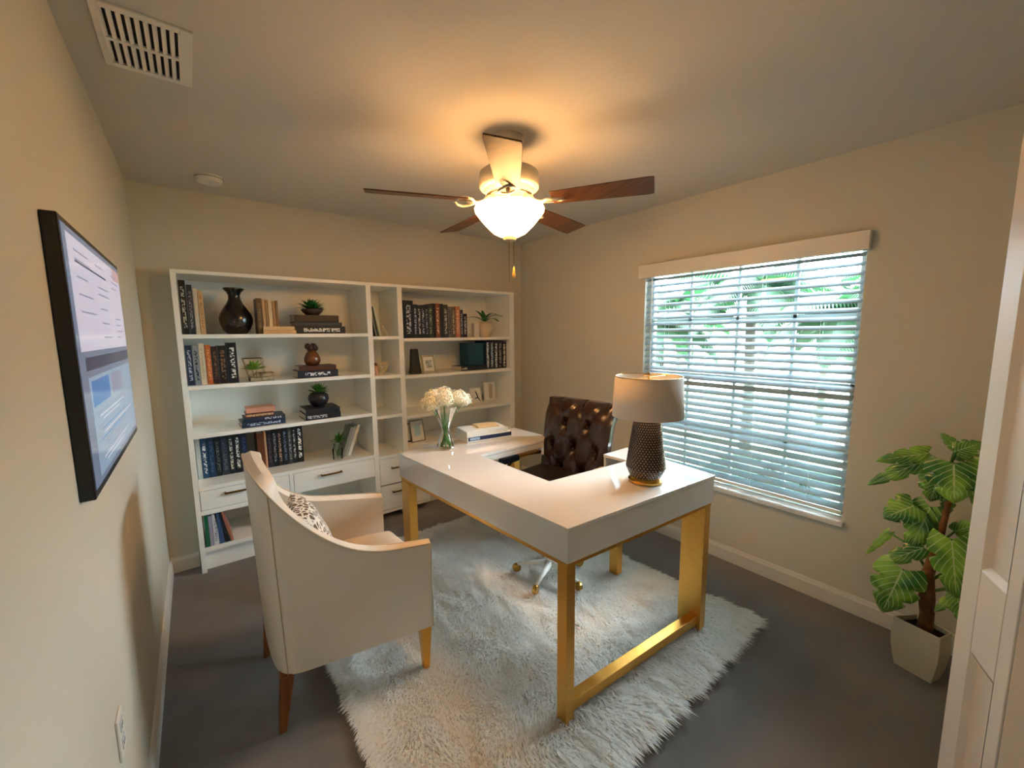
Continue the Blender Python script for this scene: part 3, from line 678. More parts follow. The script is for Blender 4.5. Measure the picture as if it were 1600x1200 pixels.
t = thing('vase', (1.742, -.02, 1.195), 'tapered dark bronze fluted vase on the second right shelf', 'vase')
k = MB(); rows = []
for i in range(17):
    z = .215*i/16; r = .062-.028*(i/16)**.7 if i else .058; row_ = []
    for j in range(49):
        a = 2*math.pi*j/48+z*4; rr = r*(1+.10*math.cos(3*a)*(1-.5*i/16)); row_.append((rr*math.cos(2*math.pi*j/48), rr*.7*math.sin(2*math.pi*j/48), z))
    rows.append(row_)
k.grid(rows); k.add(rows[0][:-1], [tuple(range(48))]); k.add(rows[-1][:-1], [tuple(range(48))])
k.build('body', mat('gunmetal', '#3b3733', .28, .3), t, smooth='auto')
def photo(loc, w_, h, fw, label, fmat, art, rz=0, tilt=12, group=None, mount=True):
    t = thing('photo_frame', loc, label, 'photo frame', 0, group); t.rotation_euler = (R(-tilt), 0, R(rz))
    MB().box(-w_/2, -w_/2+fw, 0, .012, 0, h).box(w_/2-fw, w_/2, 0, .012, 0, h).box(-w_/2+fw, w_/2-fw, 0, .012, 0, fw).box(-w_/2+fw, w_/2-fw, 0, .012, h-fw, h).build('frame', fmat, t, bevel=.002)
    MB().box(-w_/2+fw, w_/2-fw, .006, .010, fw, h-fw).build('mount', MATW, t)
    if art: a, b, c, d, m = art; MB().box(a, b, .004, .0062, c, d).build('picture', m, t)
    st = MB().box(-.015, .015, 0, .004, 0, h*.7, Matrix.Translation((0, .012, h*.7-.0)) @ Matrix.Rotation(R(28), 4, 'X') @ Matrix.Translation((0, 0, -h*.7)))
    st.build('easel_back', BLACK, t)
    return t
PB = mat('photo_grey', '#8f9a9a', .3, mottled=(30, '#d5d9d5', .4, .6)); PBL = mat('photo_blue', '#9cc6d8', .3, mottled=(10, '#d8ecf2', .4, .7))
photo((1.885, -.03, 1.196), .135, .158, .016, 'champagne photo frame with grey picture beside the fluted dark vase', mat('champagne', '#b9b08f', .35, .3), (-.03, .032, .045, .115, PB), 6)
photo((1.745, -.05, .594), .135, .190, .007, 'dark edged photo frame with blue picture low beside the flower vase', mat('frame_brown', '#8a7d68', .4), (-.030, .032, .050, .145, PBL), 5, 13)
photo((1.662, -.01, .594), .06, .165, .010, 'dark narrow photo frame half hidden behind the blue picture', BLACK, None, -35, 8)
f3 = photo((2.415, .03, .854), .135, .155, .010, 'white frame with a black brush sketch on the third right shelf', FRW, None, 4, 12)
k = MB(); k.tube([(-.002, .003, .118), (.012, .003, .085), (.022, .003, .05), (.045, .003, .015)], [.003, .005, .005, .003], 6).tube([(-.012, .003, .045), (.02, .003, .055)], .005, 6); k.build('sketch', BLACK, f3)
photo((2.600, .07, .854), .135, .190, .014, 'empty white shadow box frame at the right end of the third shelf', FRW, (-.005, .035, .02, .17, mat('mount_shade', '#b5aa95', .7)), -4, 4)
t = thing('bottle', (2.507, .09, .854), 'little dark striped bottle between the two white frames', 'bottle')
MB().lathe([(.018, 0), (.02, .004), (.02, .085), (.010, .10), (.010, .118), (.013, .12), (.004, .122)], seg=24).build('glass', mat('silver_glass', '#b8b2a4', .2, .4), t, smooth='auto')
MB().lathe([(.0205, .02), (.0205, .07)], seg=24).build('label_band', mat('dark_band', '#3a302a', .5), t, smooth='auto')

# ------------------------------------------------------------------ rug
rug = thing('shag_rug', (1.5, -1.55, 0), 'thick cream white shaggy rug under the white desk', 'rug')
RP = [(.62, -2.56), (2.475, -2.56), (2.36, -.56), (.62, -.55)]
def lerp_rug(u, v_):
    a = Vector(RP[0]).lerp(Vector(RP[1]), u); b = Vector(RP[3]).lerp(Vector(RP[2]), u); return a.lerp(b, v_)
MB().prism([(x-1.5, y+1.55) for x, y in RP], .001, .018).build('backing', RUGB, rug)
vs, fs = [], []
rnd = random.Random(11); NU, NV = 330, 360
from mathutils import noise as NZ
for i in range(NU):
    for j in range(NV):
        u = (i+rnd.uniform(-.6, .6))/NU; v_ = (j+rnd.uniform(-.6, .6))/NV
        u = min(max(u, 0), 1); v_ = min(max(v_, 0), 1)
        p = lerp_rug(u, v_); x, y = p.x-1.5, p.y+1.55
        nx = NZ.noise(Vector((x*5, y*5, 0))); ny = NZ.noise(Vector((x*5, y*5, 7))); nh = NZ.noise(Vector((x*16, y*9, 3)))
        ed = min(u, 1-u)*1.8; fd = v_*2.0; bd_ = (1-v_)*2.0
        dx = nx*.8-.25; dy = ny*.8-.8
        if fd < .22: dy -= 1.2*(1-fd/.22); dx += .5*(1-fd/.22)
        if u > .9: dx += 1.4*(u-.9)/.1
        if u < .1: dx -= 1.4*(.1-u)/.1
        if bd_ < .12: dy += 2.0*(1-bd_/.12)
        L = .037*(1+.5*nh+.25*NZ.noise(Vector((x*30, y*14, 5))))*rnd.uniform(.75, 1.15)
        if fd < .40: L *= 1+.9*(1-fd/.40)
        d = Vector((dx+rnd.uniform(-.35, .35), dy+rnd.uniform(-.35, .35), 1.0)).normalized()
        a = rnd.uniform(0, math.pi); s = Vector((math.cos(a), math.sin(a), 0))*.0030
        q0 = Vector((x, y, .014)); q1 = q0+d*L*.55; q2 = q1+(d+Vector((d.x*.8, d.y*.8, -.55))).normalized()*L*.5
        k = len(vs); vs += [q0-s, q0+s, q1+s*1.1, q1-s*1.1, q2]; fs += [(k, k+1, k+2, k+3), (k+3, k+2, k+4)]
me = bpy.data.meshes.new('pile'); me.from_pydata([tuple(q_) for q_ in vs], [], fs); me.materials.append(RUGM)
po = bpy.data.objects.new('pile', me); COL.objects.link(po); po.parent = rug; po['kind'] = 'stuff'
del vs, fs

# ------------------------------------------------------------------ desk
dk = thing('desk', (1.70, -1.70, 0), 'white lacquered wraparound desk with open centre on gold legs', 'desk')
OX, OY = 1.70, -1.70
A, B, C_, Dd = (1.137, -1.078), (1.24, -2.367), (2.198, -2.43), (2.07, -1.0)
E1, E2, H3, H2, H1, F1, F2 = (2.268, -1.86), (2.048, -1.86), (2.058, -2.022), (1.512, -1.978), (1.490, -1.425), (2.00, -1.405), (2.085, -1.33)
loc = lambda P: [(x-OX, y-OY) for x, y in P]
top = loc([A, B, C_, E1, E2, H3, H2, H1, F1, F2, Dd])
MB().prism(top, .824, .840).build('desk_top', LACQ, dk, bevel=.002)
def offs(p, q_, d):  # inward offset wall segment
    p, q_ = Vector(p), Vector(q_); t_ = (q_-p).normalized(); n_ = Vector((-t_.y, t_.x)); return p, q_, n_*d
inset = .0025
cx_, cy_ = 1.68, -1.72
def inn(P, k=.004): return tuple(Vector(P)+(Vector((cx_, cy_))-Vector(P)).normalized()*k)
ap = MB(); ring = [inn(P) for P in (A, B, C_, E1)]; ring_i = [inn(P, .035) for P in (A, B, C_, E1)]
for i in range(3):
    a, b, c, d = ring[i], ring[i+1], ring_i[i+1], ring_i[i]; ap.prism(loc([a, b, c, d]), .700, .8225)
a, b = inn(Dd), inn(A); c, d = inn(A, .035), inn(Dd, .035); ap.prism(loc([a, b, c, d]), .700, .8225)
ap.prism(loc([inn(E1), inn(E1, .03), (2.05, -1.875), (2.05, -1.862)]), .70, .8225)
ap.build('apron', LACQ, dk, bevel=.0015)
ap = MB(); ap.prism(loc([H1, F1, (2.0, -1.39), (1.49, -1.41)]), .792, .8225); ap.prism(loc([F1, F2, (2.075, -1.31), (1.99, -1.39)]), .74, .8225); ap.build('inner_edge', LACQ, dk)
gb = MB(); g0 = [inn(P, .012) for P in (A, B, C_, E1)]; g1 = [inn(P, .060) for P in (A, B, C_, E1)]
for i in range(3): gb.prism(loc([g0[i], g0[i+1], g1[i+1], g1[i]]), .680, .700)
gb.prism(loc([inn(Dd, .012), g0[0], g1[0], inn(Dd, .06)]), .680, .700)
gb.build('gold_rail', GOLD, dk, bevel=.002)
def dleg(P, wx, wy, sx, sy):   # P outer corner; extends inwards
    x, y = inn(P, .014); x0, x1 = sorted((x, x+sx*wx)); y0, y1 = sorted((y, y+sy*wy))
    MB().box(x0-OX, x1-OX, y0-OY, y1-OY, .018, .680).build('leg', GOLD, dk, bevel=.002)
dleg(B, .045, .050, 1, 1); dleg(C_, .050, .120, -1, 1); dleg(A, .05, .10, 1, -1); dleg(E1, .05, .06, -1, 1); dleg(Dd, .05, .06, -1, -1)
sb = MB(); p, q_ = Vector(inn(B, .03)), Vector(inn(C_, .03)); n_ = Vector((0, .045))
sb.prism(loc([p, q_, q_+n_, p+n_]), .055, .100); sb.build('stretcher', GOLD, dk, bevel=.002)

# table lamp
lp = thing('table_lamp', (1.863, -2.262, .841), 'table lamp with dark woven-texture tapered base and linen drum shade', 'lamp')
MB().lathe([(.074, 0), (.078, .003), (.078, .012), (.070, .020), (.067, .026)], seg=48).build('brass_foot', BRASS, lp, smooth='auto')
k = MB(); rows = []; NR, NS_ = 75, 144
for i in range(NR+1):
    t_ = i/NR; z = .026+.272*t_
    r = .066+.020*min(1, t_/.16) if t_ < .16 else .086-.031*((t_-.16)/.84)**1.1
    row_ = []
    for j in range(NS_+1):
        a = 2*math.pi*j/NS_; sh = (i//3) % 2
        b_ = abs(math.sin((j/NS_*36+(.5*sh))*math.pi))*abs(math.sin(math.pi*(i % 3+.5)/3)); rr = r+.0055*b_
        row_.append((rr*math.cos(a), rr*math.sin(a), z))
    rows.append(row_)
k.grid(rows); k.mi = [1 if (i % 3 == 1 and (j+(2 if (i//3) % 2 else 0)) % 4 == 1) else 0 for i in range(NR) for j in range(NS_)]
k.build('lamp_base', [mat('pierced_bronze', '#3d2a20', .25, .35, coat=.3), mat('pierced_dots', '#c9a987', .2, .6)], lp, smooth=True)
MB().lathe([(.056, .297), (.052, .303), (.010, .306)], seg=32).build('brass_cap', BRASS, lp, smooth='auto')
MB().tube([(0, 0, .30), (0, 0, .50)], .004, 8).build('stem', BRASS, lp)
sh = MB().lathe([(.158, .312), (.148, .495)], seg=64, cap0=False, cap1=False).build('lamp_shade', translucent('shade_linen', '#cfc5ba', '#e8c9a0', .10, .9), lp, smooth=True, solid=.002)
MB().tube([(.148*math.cos(a), .148*math.sin(a), .494) for a in [2*math.pi*i/48 for i in range(48)]], .002, 6, closed=True).tube([(-.148, 0, .49), (.148, 0, .49)], .0015, 5).build('shade_ring', BRASS, lp)
MB().sphere((0, 0, .506), .008, 12, 8).tube([(-.022, .012, .50), (.014, -.004, .506)], .003, 6).build('finial', CHANDLE, lp, smooth=True)
MB().sphere((0, 0, .375), .022, 14, 10, 1.3).build('light_bulb', mat('bulb', '#fff0d0', .3, emit='#ffc880', es=4), lp, smooth=True)
point('lamp_bulb', (1.863, -2.262+.04, .841+.345), P_LAMP, (1, .68, .36), .02)

# flower vase
fv = thing('flower_vase', (1.407, -1.165, .841), 'clear waisted glass vase holding white flowers on the desk corner', 'vase')
prof = [(.050, 0), (.056, .004), (.055, .02), (.045, .055), (.030, .09), (.024, .112), (.028, .14), (.044, .185), (.068, .235), (.084, .262)]
MB().lathe([(.0005, .0)]+prof, seg=44, cap0=False, cap1=False).build('glass_body', GLASS, fv, smooth=True)
heads = [(-.095, -.01, .290, .052), (-.03, -.055, .315, .050), (.02, .05, .330, .048), (.070, -.03, .312, .050), (.145, .025, .285, .046), (-.045, .055, .318, .048)]
for i, (hx, hy, hz, hr) in enumerate(heads):
    t = thing('white_flower', (1.407, -1.165, .841), ['left cream white hydrangea drooping over the vase rim', 'front cream white hydrangea in the middle of the bunch', 'rear cream white hydrangea, highest in the bunch', 'cream white hydrangea right of centre in the bunch', 'rightmost and smallest cream white hydrangea of the bunch', 'cream white hydrangea at the rear left of the bunch'][i], 'flower', group='hydrangeas in the glass vase')
    a = i*1.05; MB().tube([(-.03*math.cos(a), .03*math.sin(a), .012), (.010*math.cos(a), .010*math.sin(a), .112), (hx*.6, hy*.6, .21), (hx, hy, hz-.03)], [.0030, .0026, .0026, .003], 6).build('stem', STEM, t, smooth=True)
    rn = random.Random(i); mb = MB()
    for q2 in range(150):
        z_ = 1-2*(q2+.5)/150; ph = q2*2.39996; rr = math.sqrt(1-z_*z_); d = Vector((rr*math.cos(ph), rr*math.sin(ph), z_*.78))
        c = Vector((hx, hy, hz))+d*hr*rn.uniform(.7, 1.22); nn = d.normalized(); s1 = nn.orthogonal().normalized(); s2 = nn.cross(s1); ro = rn.uniform(0, 1.5)
        for kk in range(4):
            an = ro+kk*math.pi/2; p1 = s1*math.cos(an)+s2*math.sin(an); p2 = s1*math.cos(an+.55)+s2*math.sin(an+.55); p3 = s1*math.cos(an-.55)+s2*math.sin(an-.55); g = .011
            mb.add([c, c+p2*g*.75+nn*.002, c+p1*g+nn*.004, c+p3*g*.75+nn*.002], [(0, 1, 2, 3)])
    mb.build('flower_head', PETAL, t, recalc=False)
for i in range(5):
    a = i*1.257+.5
MB_ = MB()
for i in range(9):
    a = i*.7; MB_.tube([(.035*math.cos(a), .035*math.sin(a), .012), (-.012*math.cos(a), -.012*math.sin(a), .115), (-.045*math.cos(a), -.04*math.sin(a), .22)], .0026, 6)
g_ = tag(MB_.build('greenery', STEM, None, loc=(1.407, -1.165, .841), smooth=True), 'bundle of bare green stems standing in the glass vase', 'stems')

# ------------------------------------------------------------------ executive chair
ec = thing('office_chair', (1.88, -1.60, 0), 'dark brown button-tufted leather executive chair inside the desk opening', 'chair', R(180+6))
# local +x is the front of the chair
rows = []; NB_, MB2 = 60, 56; Hb, Wb = .60, .53
def tuft(u, v_):
    # diamond tufting depth, u across (-1..1), v height 0..1
    a = (u*1.45+v_*2.0)%1; b = (u*1.45-v_*2.0)%1
    da = min(a, 1-a); db = min(b, 1-b); cen = max(0, 1-abs(u)**4)
    button = math.exp(-((da*2)**2+(db*2)**2)*5)
    crease = .35*(math.exp(-(da*9)**2)+math.exp(-(db*9)**2))
    return (button+crease)*cen
fr_, bk_ = [], []
for i in range(NB_+1):
    v_ = i/NB_; z = .50+v_*Hb; ra, rb = [], []
    roll = .05*math.exp(-((v_-.97)/.10)**2)
    wv = Wb/2*(1-.10*(1-v_))*(1-.0*v_)
    for j in range(MB2+1):
        u = -1+2*j/MB2; edge = (1-abs(u)**6); topf = (1-max(0, (v_-.90)/.10)**3)
        wing = .035*abs(u)**3
        x = -.19-.10*v_+ .055*edge*topf+wing*(1-v_*.3)-.036*tuft(u, v_)*edge - roll*.6
        ra.append((x, u*wv, z)); rb.append((-.215-.10*v_-roll*1.2+wing*.6, u*wv*1.0, z))
    fr_.append(ra); bk_.append(rb)
k = MB(); k.grid(fr_); k.grid(bk_)
for side in (0, MB2): k.grid([[fr_[i][side] for i in range(NB_+1)], [bk_[i][side] for i in range(NB_+1)]])
for e_ in (0, NB_): k.grid([fr_[e_], bk_[e_]])
br = k.build('backrest', LEATHER_B, ec, smooth=True)
bt = MB()
for i in range(-4, 5):
    for j in range(-6, 8):
        a, b = i, j
        u = (a+b)/(2*1.45); v_ = (a-b)/(2*2.0)
        if abs(u) < .85 and .06 < v_ < .92:
            wv = Wb/2*(1-.10*(1-v_)); x = -.19-.10*v_+.055-.052+.035*abs(u)**3*(1-v_*.3)+.018
            MB().sphere((x, u*wv, .50+v_*Hb), .009, 10, 6).build('button', LEATHER_B, br, smooth=True)
TRM = mat('chair_trim', '#9a9490', .3, .6)
for side in (0, MB2): MB().tube([(p[0]-.005, p[1]*1.005, p[2]) for p in [bk_[i][side] for i in range(NB_+1)]], .0035, 6).build('piping', TRM, br)
MB().box(-.22, .24, -.25, .25, .575, .665).build('seat', BLACKL, ec, bevel=.03, seg=4)
MB().box(.225, .245, -.22, .22, .590, .600).build('seat_trim', BRASS, ec, bevel=.002)
for s in (-1, 1):
    ar = MB().tube([(-.20, .262*s, .73), (-.06, .268*s, .745), (.05, .268*s, .740), (.12, .262*s, .69), (.08, .25*s, .60)], .012, 10).build('armrest', BRASS, ec, smooth=True)
    MB().box(.02, .17, .240*s-.0 if s > 0 else -.292, .292 if s > 0 else -.240, .722, .760).build('arm_pad', mat('navy_pad', '#14233a', .4), ar, bevel=.012, seg=3)
    MB().box(-.17, .02, (.245 if s > 0 else -.287), (.287 if s > 0 else -.245), .738, .756).build('arm_top', GOLD, ar, bevel=.006)
BASEM = mat('base_cream', '#ece7de', .35)
MB().tube([(0, 0, .10), (0, 0, .58)], .022, 14).lathe([(.05, .555), (.12, .575)], seg=24).build('gas_column', BASEM, ec, smooth='auto')
for i in range(5):
    a = 2*math.pi*i/5+.3; c, s_ = math.cos(a), math.sin(a)
    l_ = MB().tube([(0, 0, .12), (.11*c, .11*s_, .105), (.21*c, .21*s_, .085)], [.022, .015, .010], 10).build('base_leg', BASEM, ec, smooth=True)
    MB().lathe([(.024, -.012), (.028, -.006), (.028, .006), (.024, .012)], seg=20).build('caster', BRASS, l_).matrix_local = Matrix.Translation((.215*c, .215*s_, .063)) @ Matrix.Rotation(a+math.pi/2, 4, 'Z') @ Matrix.Rotation(math.pi/2, 4, 'Y')

# ------------------------------------------------------------------ cream armchair
N0, N1, F0_, F1_ = Vector((.385, -1.69)), Vector((.985, -1.785)), Vector((.39, -1.15)), Vector((.955, -1.27))
ch = thing('armchair', (.385, -1.69, 0), 'cream leather curved-back armchair with tapered legs beside the desk', 'chair')
def Q(u, v_, z):
    p = N0.lerp(N1, u).lerp(F0_.lerp(F1_, u), v_)-N0; return Vector((p.x, p.y, z))
def prof_near(u):
    K = [(0, .975), (.03, .948), (.156, .854), (.277, .762), (.384, .705), (.541, .652), (.715, .633), (.87, .630), (1.0, .622)]
    for (a, b), (c, d) in zip(K, K[1:]):
        if u <= c: t_ = (u-a)/(c-a); return b+(d-b)*t_
    return K[-1][1]
path = []
for i in range(22): u = 1-i/21*.93; path.append((u, 0., prof_near(u)))
for i in range(1, 26):
    t_ = i/25; ang = -math.pi/2-math.pi*t_
    # squared-off superellipse back
    ca, sa = math.cos(ang), math.sin(ang); e_ = .72
    cu = .07-.085*abs(ca)**e_; cv = .5+.5*math.copysign(abs(sa)**e_, sa)
    zt = .95+.09*math.sin(math.pi*t_)**.7
    path.append((cu, cv, zt))
def prof_far(u):
    K = [(0, .95), (.07, .93), (.12, .86), (.19, .785), (.30, .752), (.5, .735), (.8, .715), (1, .70)]
    for (a, b), (c, d) in zip(K, K[1:]):
        if u <= c: t_ = (u-a)/(c-a); return b+(d-b)*t_
    return K[-1][1]
for i in range(1, 22): u = .07+i/21*.93; path.append((u, 1., prof_far(u)))
n = len(path); outer, inner = [], []
P3 = [Q(u, v_, 0) for u, v_, z in path]; ZT = [z for _, _, z in path]; BK = [max(0, 1-u/.35) for u, _, _ in path]
for _ in range(18):
    P3 = [P3[0]]+[(P3[i-1]+P3[i]*2+P3[i+1])/4 for i in range(1, n-1)]+[P3[-1]]
    ZT = [ZT[0]]+[(ZT[i-1]+ZT[i]*2+ZT[i+1])/4 for i in range(1, n-1)]+[ZT[-1]]
    BK = [BK[0]]+[(BK[i-1]+BK[i]*2+BK[i+1])/4 for i in range(1, n-1)]+[BK[-1]]
for i, (u, v_, zt) in enumerate(path):
    t_ = (P3[min(i+1, n-1)]-P3[max(i-1, 0)]).normalized(); nin = Vector((t_.y, -t_.x, 0)); th = .062 if i not in (0, n-1) else .062
    zt = ZT[i]; back = BK[i]; bulge = Vector((-.028, 0, 0))*back
    ro, ri = [], []
    for k_ in range(9):
        s_ = k_/8; z = .235+(zt-.235)*s_; w2 = 1-.12*(1-s_)
        ro.append(P3[i]+Vector((0, 0, z))+bulge*max(0, (z-.25)/.9)-nin*.0)
    mid = P3[i]+nin*th*.5+Vector((0, 0, zt+.012))+bulge*max(0, (zt-.25)/.9)
    for k_ in range(9):
        s_ = 1-k_/8; z = .40+(zt-.40)*s_
        ri.append(P3[i]+nin*th+Vector((0, 0, z))+bulge*max(0, (z-.25)/.9))
    outer.append(ro+[mid]+ri+[P3[i]+nin*th+Vector((0, 0, .235))])
k = MB(); k.grid(outer)
for e_ in (0, n-1): k.add(outer[e_], [tuple(range(len(outer[e_])))])
m_ = len(outer[0]); k.grid([[r_[0] for r_ in outer], [r_[-1] for r_ in outer]])
# arm fronts flipped in because nin points inward along the path direction
shell = k.build('shell', LEATHER_C, ch, smooth='auto')
MB().tube([outer[i][8]+Vector((0, 0, .002)) for i in range(n)], .0035, 6).tube([outer[0][j] for j in range(8, -1, -1)], .003, 6).build('piping', PIPING, shell)
MB().tube([outer[23][j]+Vector((-.001, -.001, 0)) for j in range(9)], .0022, 6).build('back_seam', PIPING, shell)
k = MB(); f_ = lambda u, v_, z: Q(u, v_, z)
def slab(u0, u1, v0, v1, z0, z1, nm, m, bev, par=ch, dome=0):
    N = 10; mb = MB(); topg = [[f_(u0+(u1-u0)*i/N, v0+(v1-v0)*j/N, z1+dome*(1-(2*i/N-1)**4)*(1-(2*j/N-1)**4)) for j in range(N+1)] for i in range(N+1)]
    botg = [[f_(u0+(u1-u0)*i/N, v0+(v1-v0)*j/N, z0) for j in range(N+1)] for i in range(N+1)]
    mb.grid(topg); mb.grid(botg)
    for idx in (0, N): mb.grid([topg[idx], botg[idx]]); mb.grid([[r_[idx] for r_ in topg], [r_[idx] for r_ in botg]])
    b_ = bmesh.new(); o = mb.build(nm, m, par, smooth='auto'); b_.from_mesh(o.data); bmesh.ops.remove_doubles(b_, verts=b_.verts, dist=1e-5); bmesh.ops.recalc_face_normals(b_, faces=b_.faces); b_.to_mesh(o.data); b_.free()
    for md in list(o.modifiers): o.modifiers.remove(md)
    if bev: md = o.modifiers.new('bevel', 'BEVEL'); md.width = bev; md.segments = 4; md.angle_limit = R(50)
    return o
slab(.08, .985, .115, .885, .235, .375, 'seat_frame', LEATHER_C, .004)
slab(.09, 1.03, .118, .882, .377, .520, 'seat_cushion', LEATHER_C, .022, dome=.012)
def cleg(u, v_, dx, dy, m, z0):
    a = Q(u, v_, .238); b = Q(u, v_, z0)+Vector((dx, dy, 0)); mb = MB()
    vs = [a+Vector((x, y, 0)) for x, y in ((-.024, -.024), (.024, -.024), (.024, .024), (-.024, .024))]+[b+Vector((x, y, 0)) for x, y in ((-.013, -.013), (.013, -.013), (.013, .013), (-.013, .013))]
    mb.add(vs, [(0, 1, 2, 3), (7, 6, 5, 4)]+[(i, (i+1) % 4, 4+(i+1) % 4, 4+i) for i in range(4)]); return mb.build('leg', m, ch, bevel=.002)
cleg(.055, .06, -.03, .0, LEGWOOD, 0); cleg(.055, .94, -.03, .0, LEGWOOD, 0); cleg(.955, .055, 0, 0, GOLD, .02); cleg(.955, .945, 0, 0, GOLD, .02)
# cushion
pm = mat('pillow_weave', '#8d7a62', .9); n_ = pm.node_tree.nodes; l_ = pm.node_tree.links
tc = n_.new('ShaderNodeTexCoord'); vo = n_.new('ShaderNodeTexVoronoi'); vo.feature = 'DISTANCE_TO_EDGE'; vo.inputs['Scale'].default_value = 38
rp = n_.new('ShaderNodeValToRGB'); rp.color_ramp.elements[0].color = lin('#d8cfc2'); rp.color_ramp.elements[1].color = lin('#5c4c3e'); rp.color_ramp.elements[0].position = .08; rp.color_ramp.elements[1].position = .16
l_.new(tc.outputs['Object'], vo.inputs['Vector']); l_.new(vo.outputs['Distance'], rp.inputs['Fac']); l_.new(rp.outputs['Color'], n_['Principled BSDF'].inputs['Base Color'])
pw = thing('throw_pillow', (.635, -1.48, .540), 'brown and grey patterned throw pillow in the cream armchair', 'pillow')
pw.rotation_euler = (0, R(-24), R(-6))
rows = []; N = 18
for s_ in (1, -1):
    g = [[(s_*.062*((1-(2*i/N-1)**4)*(1-(2*j/N-1)**4))**.55, (-.19+.38*j/N)*(1-.06*(2*i/N-1)**2), (.30*i/N)) for j in range(N+1)] for i in range(N+1)]
    rows.append(g)
k = MB(); k.grid(rows[0]); k.grid(rows[1]); k.build('cover', pm, pw, smooth=True)

# ------------------------------------------------------------------ potted plant
pp = thing('potted_monstera', (2.705, -3.135, 0), 'tall variegated split-leaf plant in a cream square tapered pot', 'potted plant')
px_, py_ = 2.705, -3.135
rim = [(2.675, -3.046), (2.640, -3.200), (2.728, -3.228), (2.775, -3.110)]
def ringp(k_, z): return [((x-px_)*k_, (y-py_)*k_, z) for x, y in rim]
lv_ = [(.80, 0), (.92, .05), (1.02, .11), (1.04, .15), (1.0, .23)]
vs = [p for kk, z in lv_ for p in ringp(kk, z)]+ringp(.93, .23)+ringp(.93, .205)
fs = [(3, 2, 1, 0)]+[(i*4+j, i*4+(j+1) % 4, (i+1)*4+(j+1) % 4, (i+1)*4+j) for i in range(6) for j in range(4)]
MB().add(vs, fs).build('pot', POTW, pp, bevel=.002)
MB().add(ringp(.95, .208)+ringp(.95, .15), [(0, 1, 2, 3), (7, 6, 5, 4), (0, 4, 5, 1), (1, 5, 6, 2), (2, 6, 7, 3), (3, 7, 4, 0)]).build('soil', SOIL, pp)
k = MB(); k.tube([(.02, -.01, .19), (.01, -.012, .27), (0, -.005, .36), (-.01, .0, .47), (.0, -.02, .62), (.01, -.03, .80), (.01, -.035, .95)], [.028, .024, .028, .022, .014, .012, .010], 12)
for z in (.30, .37, .43): k.tube([(.02, 0, z-.03), (.028, .004, z), (.02, .0, z+.03)], .014, 8)
k.build('cane', BARK, pp, smooth=True)
LM = mat('variegated_leaf', '#2f7a22', .28, coat=.2); n_ = LM.node_tree.nodes; l_ = LM.node_tree.links; uv = n_.new('ShaderNodeUVMap'); sp = n_.new('ShaderNodeSeparateXYZ'); l_.new(uv.outputs[0], sp.inputs[0])
def m2(op, a, b=None):
    q2 = n_.new('ShaderNodeMath'); q2.operation = op
    for i_, a_ in enumerate((a, b)):
        if a_ is None: continue
        if hasattr(a_, 'links'): l_.new(a_, q2.inputs[i_])
        else: q2.inputs[i_].default_value = a_
    return q2.outputs[0]
au = m2('ABSOLUTE', m2('SUBTRACT', sp.outputs[0], .5))
vein = m2('ABSOLUTE', m2('SUBTRACT', m2('FRACT', m2('MULTIPLY', m2('SUBTRACT', sp.outputs[1], m2('MULTIPLY', au, .9)), 7)), .5))
vmask = m2('MAXIMUM', m2('GREATER_THAN', vein, .43), m2('LESS_THAN', au, .018))
nz = n_.new('ShaderNodeTexNoise'); nz.inputs['Scale'].default_value = 9; tc = n_.new('ShaderNodeTexCoord'); l_.new(tc.outputs['Object'], nz.inputs['Vector'])
mx0 = n_.new('ShaderNodeMix'); mx0.data_type = 'RGBA'; mx0.inputs['A'].default_value = lin('#2a7020'); mx0.inputs['B'].default_value = lin('#8cc43c'); 
rp = n_.new('ShaderNodeValToRGB'); rp.color_ramp.elements[0].position = .4; rp.color_ramp.elements[1].position = .65; l_.new(nz.outputs['Fac'], rp.inputs['Fac']); l_.new(rp.outputs['Color'], mx0.inputs['Factor'])
mx1 = n_.new('ShaderNodeMix'); mx1.data_type = 'RGBA'; l_.new(m2('MULTIPLY', vmask, .75), mx1.inputs['Factor']); l_.new(mx0.outputs['Result'], mx1.inputs['A']); mx1.inputs['B'].default_value = lin('#cfe0a0')
l_.new(mx1.outputs['Result'], n_['Principled BSDF'].inputs['Base Color'])
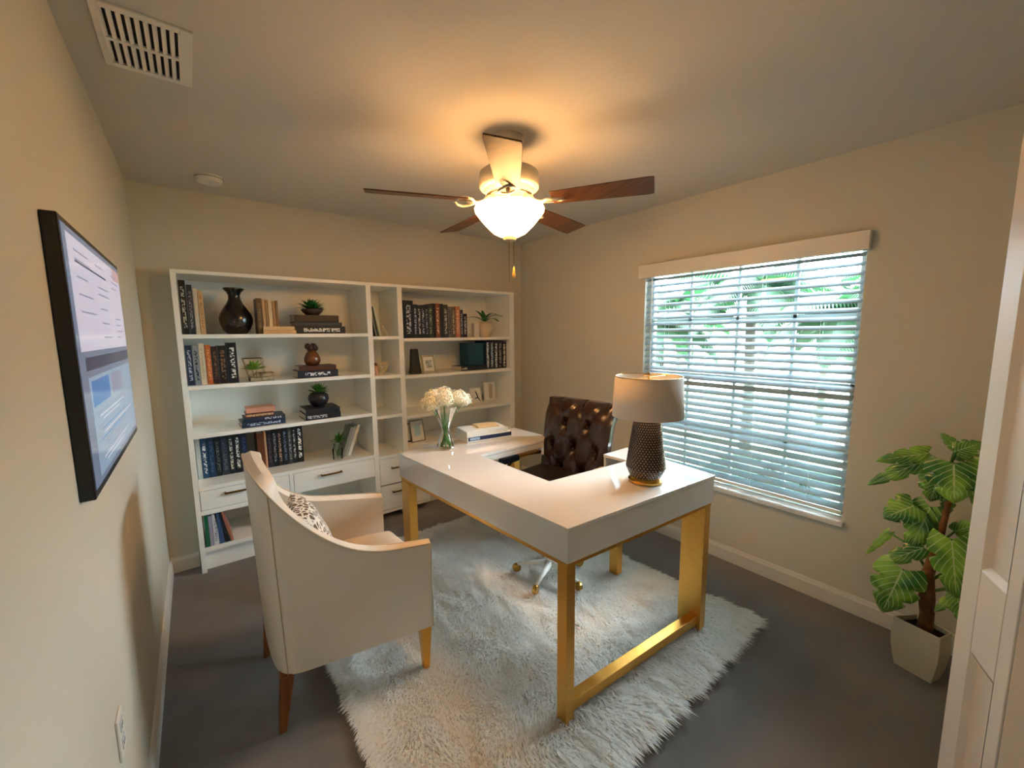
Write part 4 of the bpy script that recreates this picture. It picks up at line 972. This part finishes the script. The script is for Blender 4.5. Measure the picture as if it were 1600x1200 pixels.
LV = [(2.7, -3.092, 1.006, -2.946, .951, .078), (2.73, -3.078, .962, -2.914, .818, .078), (2.75, -3.171, 1.037, -3.122, 1.091, .047), (2.68, -3.177, 1.04, -3.239, 1.083, .078),
 (2.72, -3.172, 1.015, -3.257, 1.027, .052), (2.64, -3.174, .994, -3.19, .844, .182), (2.74, -3.126, .897, -3.113, .786, .117), (2.75, -3.245, .929, -3.237, .835, .052),
 (2.67, -3.071, .77, -2.987, .696, .13), (2.7, -3.119, .772, -3.072, .558, .13), (2.73, -3.163, .822, -3.17, .744, .052), (2.75, -3.195, .675, -3.264, .753, .065),
 (2.73, -2.993, .596, -2.927, .468, .036), (2.63, -3.196, .678, -3.229, .44, .151), (2.7, -3.113, .581, -2.973, .46, .078), (2.64, -3.062, .478, -3.018, .269, .182),
 (2.68, -3.23, .419, -3.255, .315, .073), (2.75, -3.239, .544, -3.259, .443, .078), (2.7, -3.225, .417, -3.176, .337, .047)]
for i, (x, ya, za, yb, zb, wd) in enumerate(LV):
    a = Vector((x-px_, ya-py_, za)); dr2 = ((i*37) % 7-3)*.012-.02; b = Vector((x-px_+dr2, yb-py_, zb)); ax = (b-a); L = ax.length; ax.normalize()
    nrm = (Vector((-1, -.15, .35))); s = ax.cross(nrm).normalized(); nn = s.cross(ax).normalized()
    if nn.x > 0: nn = -nn
    NV_, NU_ = 22, 8; vs, fs, uvs = [], [], []
    for r_ in range(NV_+1):
        t_ = r_/NV_; prof = math.sin(math.pi*min(1, (t_*.93+.07))**.62)**.75 if t_ < 1 else .0
        prof = max(prof, .02); curl = -.10*L*(t_-.35)**2
        notch = 1-.42*(max(0, math.sin(t_*math.pi*7))**6) if .2 < t_ < .9 else 1
        for c_ in range(NU_+1):
            u = -1+2*c_/NU_; wloc = wd*.5*prof*(1-(1-notch)*abs(u)**2); back = -.12*L*(1-t_)**2*abs(u)
            p = a+ax*(L*t_+back+.10*L*abs(u)*(t_-.2))+s*(u*wloc)+nn*(curl+.16*wd*abs(u)*(1-abs(u)*.9)-.10*wd*u*u+.012*wd*math.sin(t_*22+abs(u)*5))
            vs.append(p); uvs.append((.5+u/2, t_))
    for r_ in range(NV_):
        for c_ in range(NU_): q0 = r_*(NU_+1)+c_; fs.append((q0, q0+1, q0+NU_+2, q0+NU_+1))
    me = bpy.data.meshes.new('leaf'); me.from_pydata([tuple(p) for p in vs], [], fs); me.materials.append(LM)
    ul = me.uv_layers.new(name='UVMap')
    for lp_ in me.loops: ul.data[lp_.index].uv = uvs[lp_.vertex_index]
    me.polygons.foreach_set('use_smooth', [True]*len(me.polygons))
    o = bpy.data.objects.new('leaf', me); COL.objects.link(o); o.parent = pp
    zc = min(max(za-.12, .38), .93); MB().tube([(.0, -.02 if zc > .5 else 0, zc), ((a.x)*.5+.0, a.y*.5-.01, (zc+za)/2+.03), tuple(a)], [.006, .005, .004], 6).build('petiole', STEM, o, smooth=True)
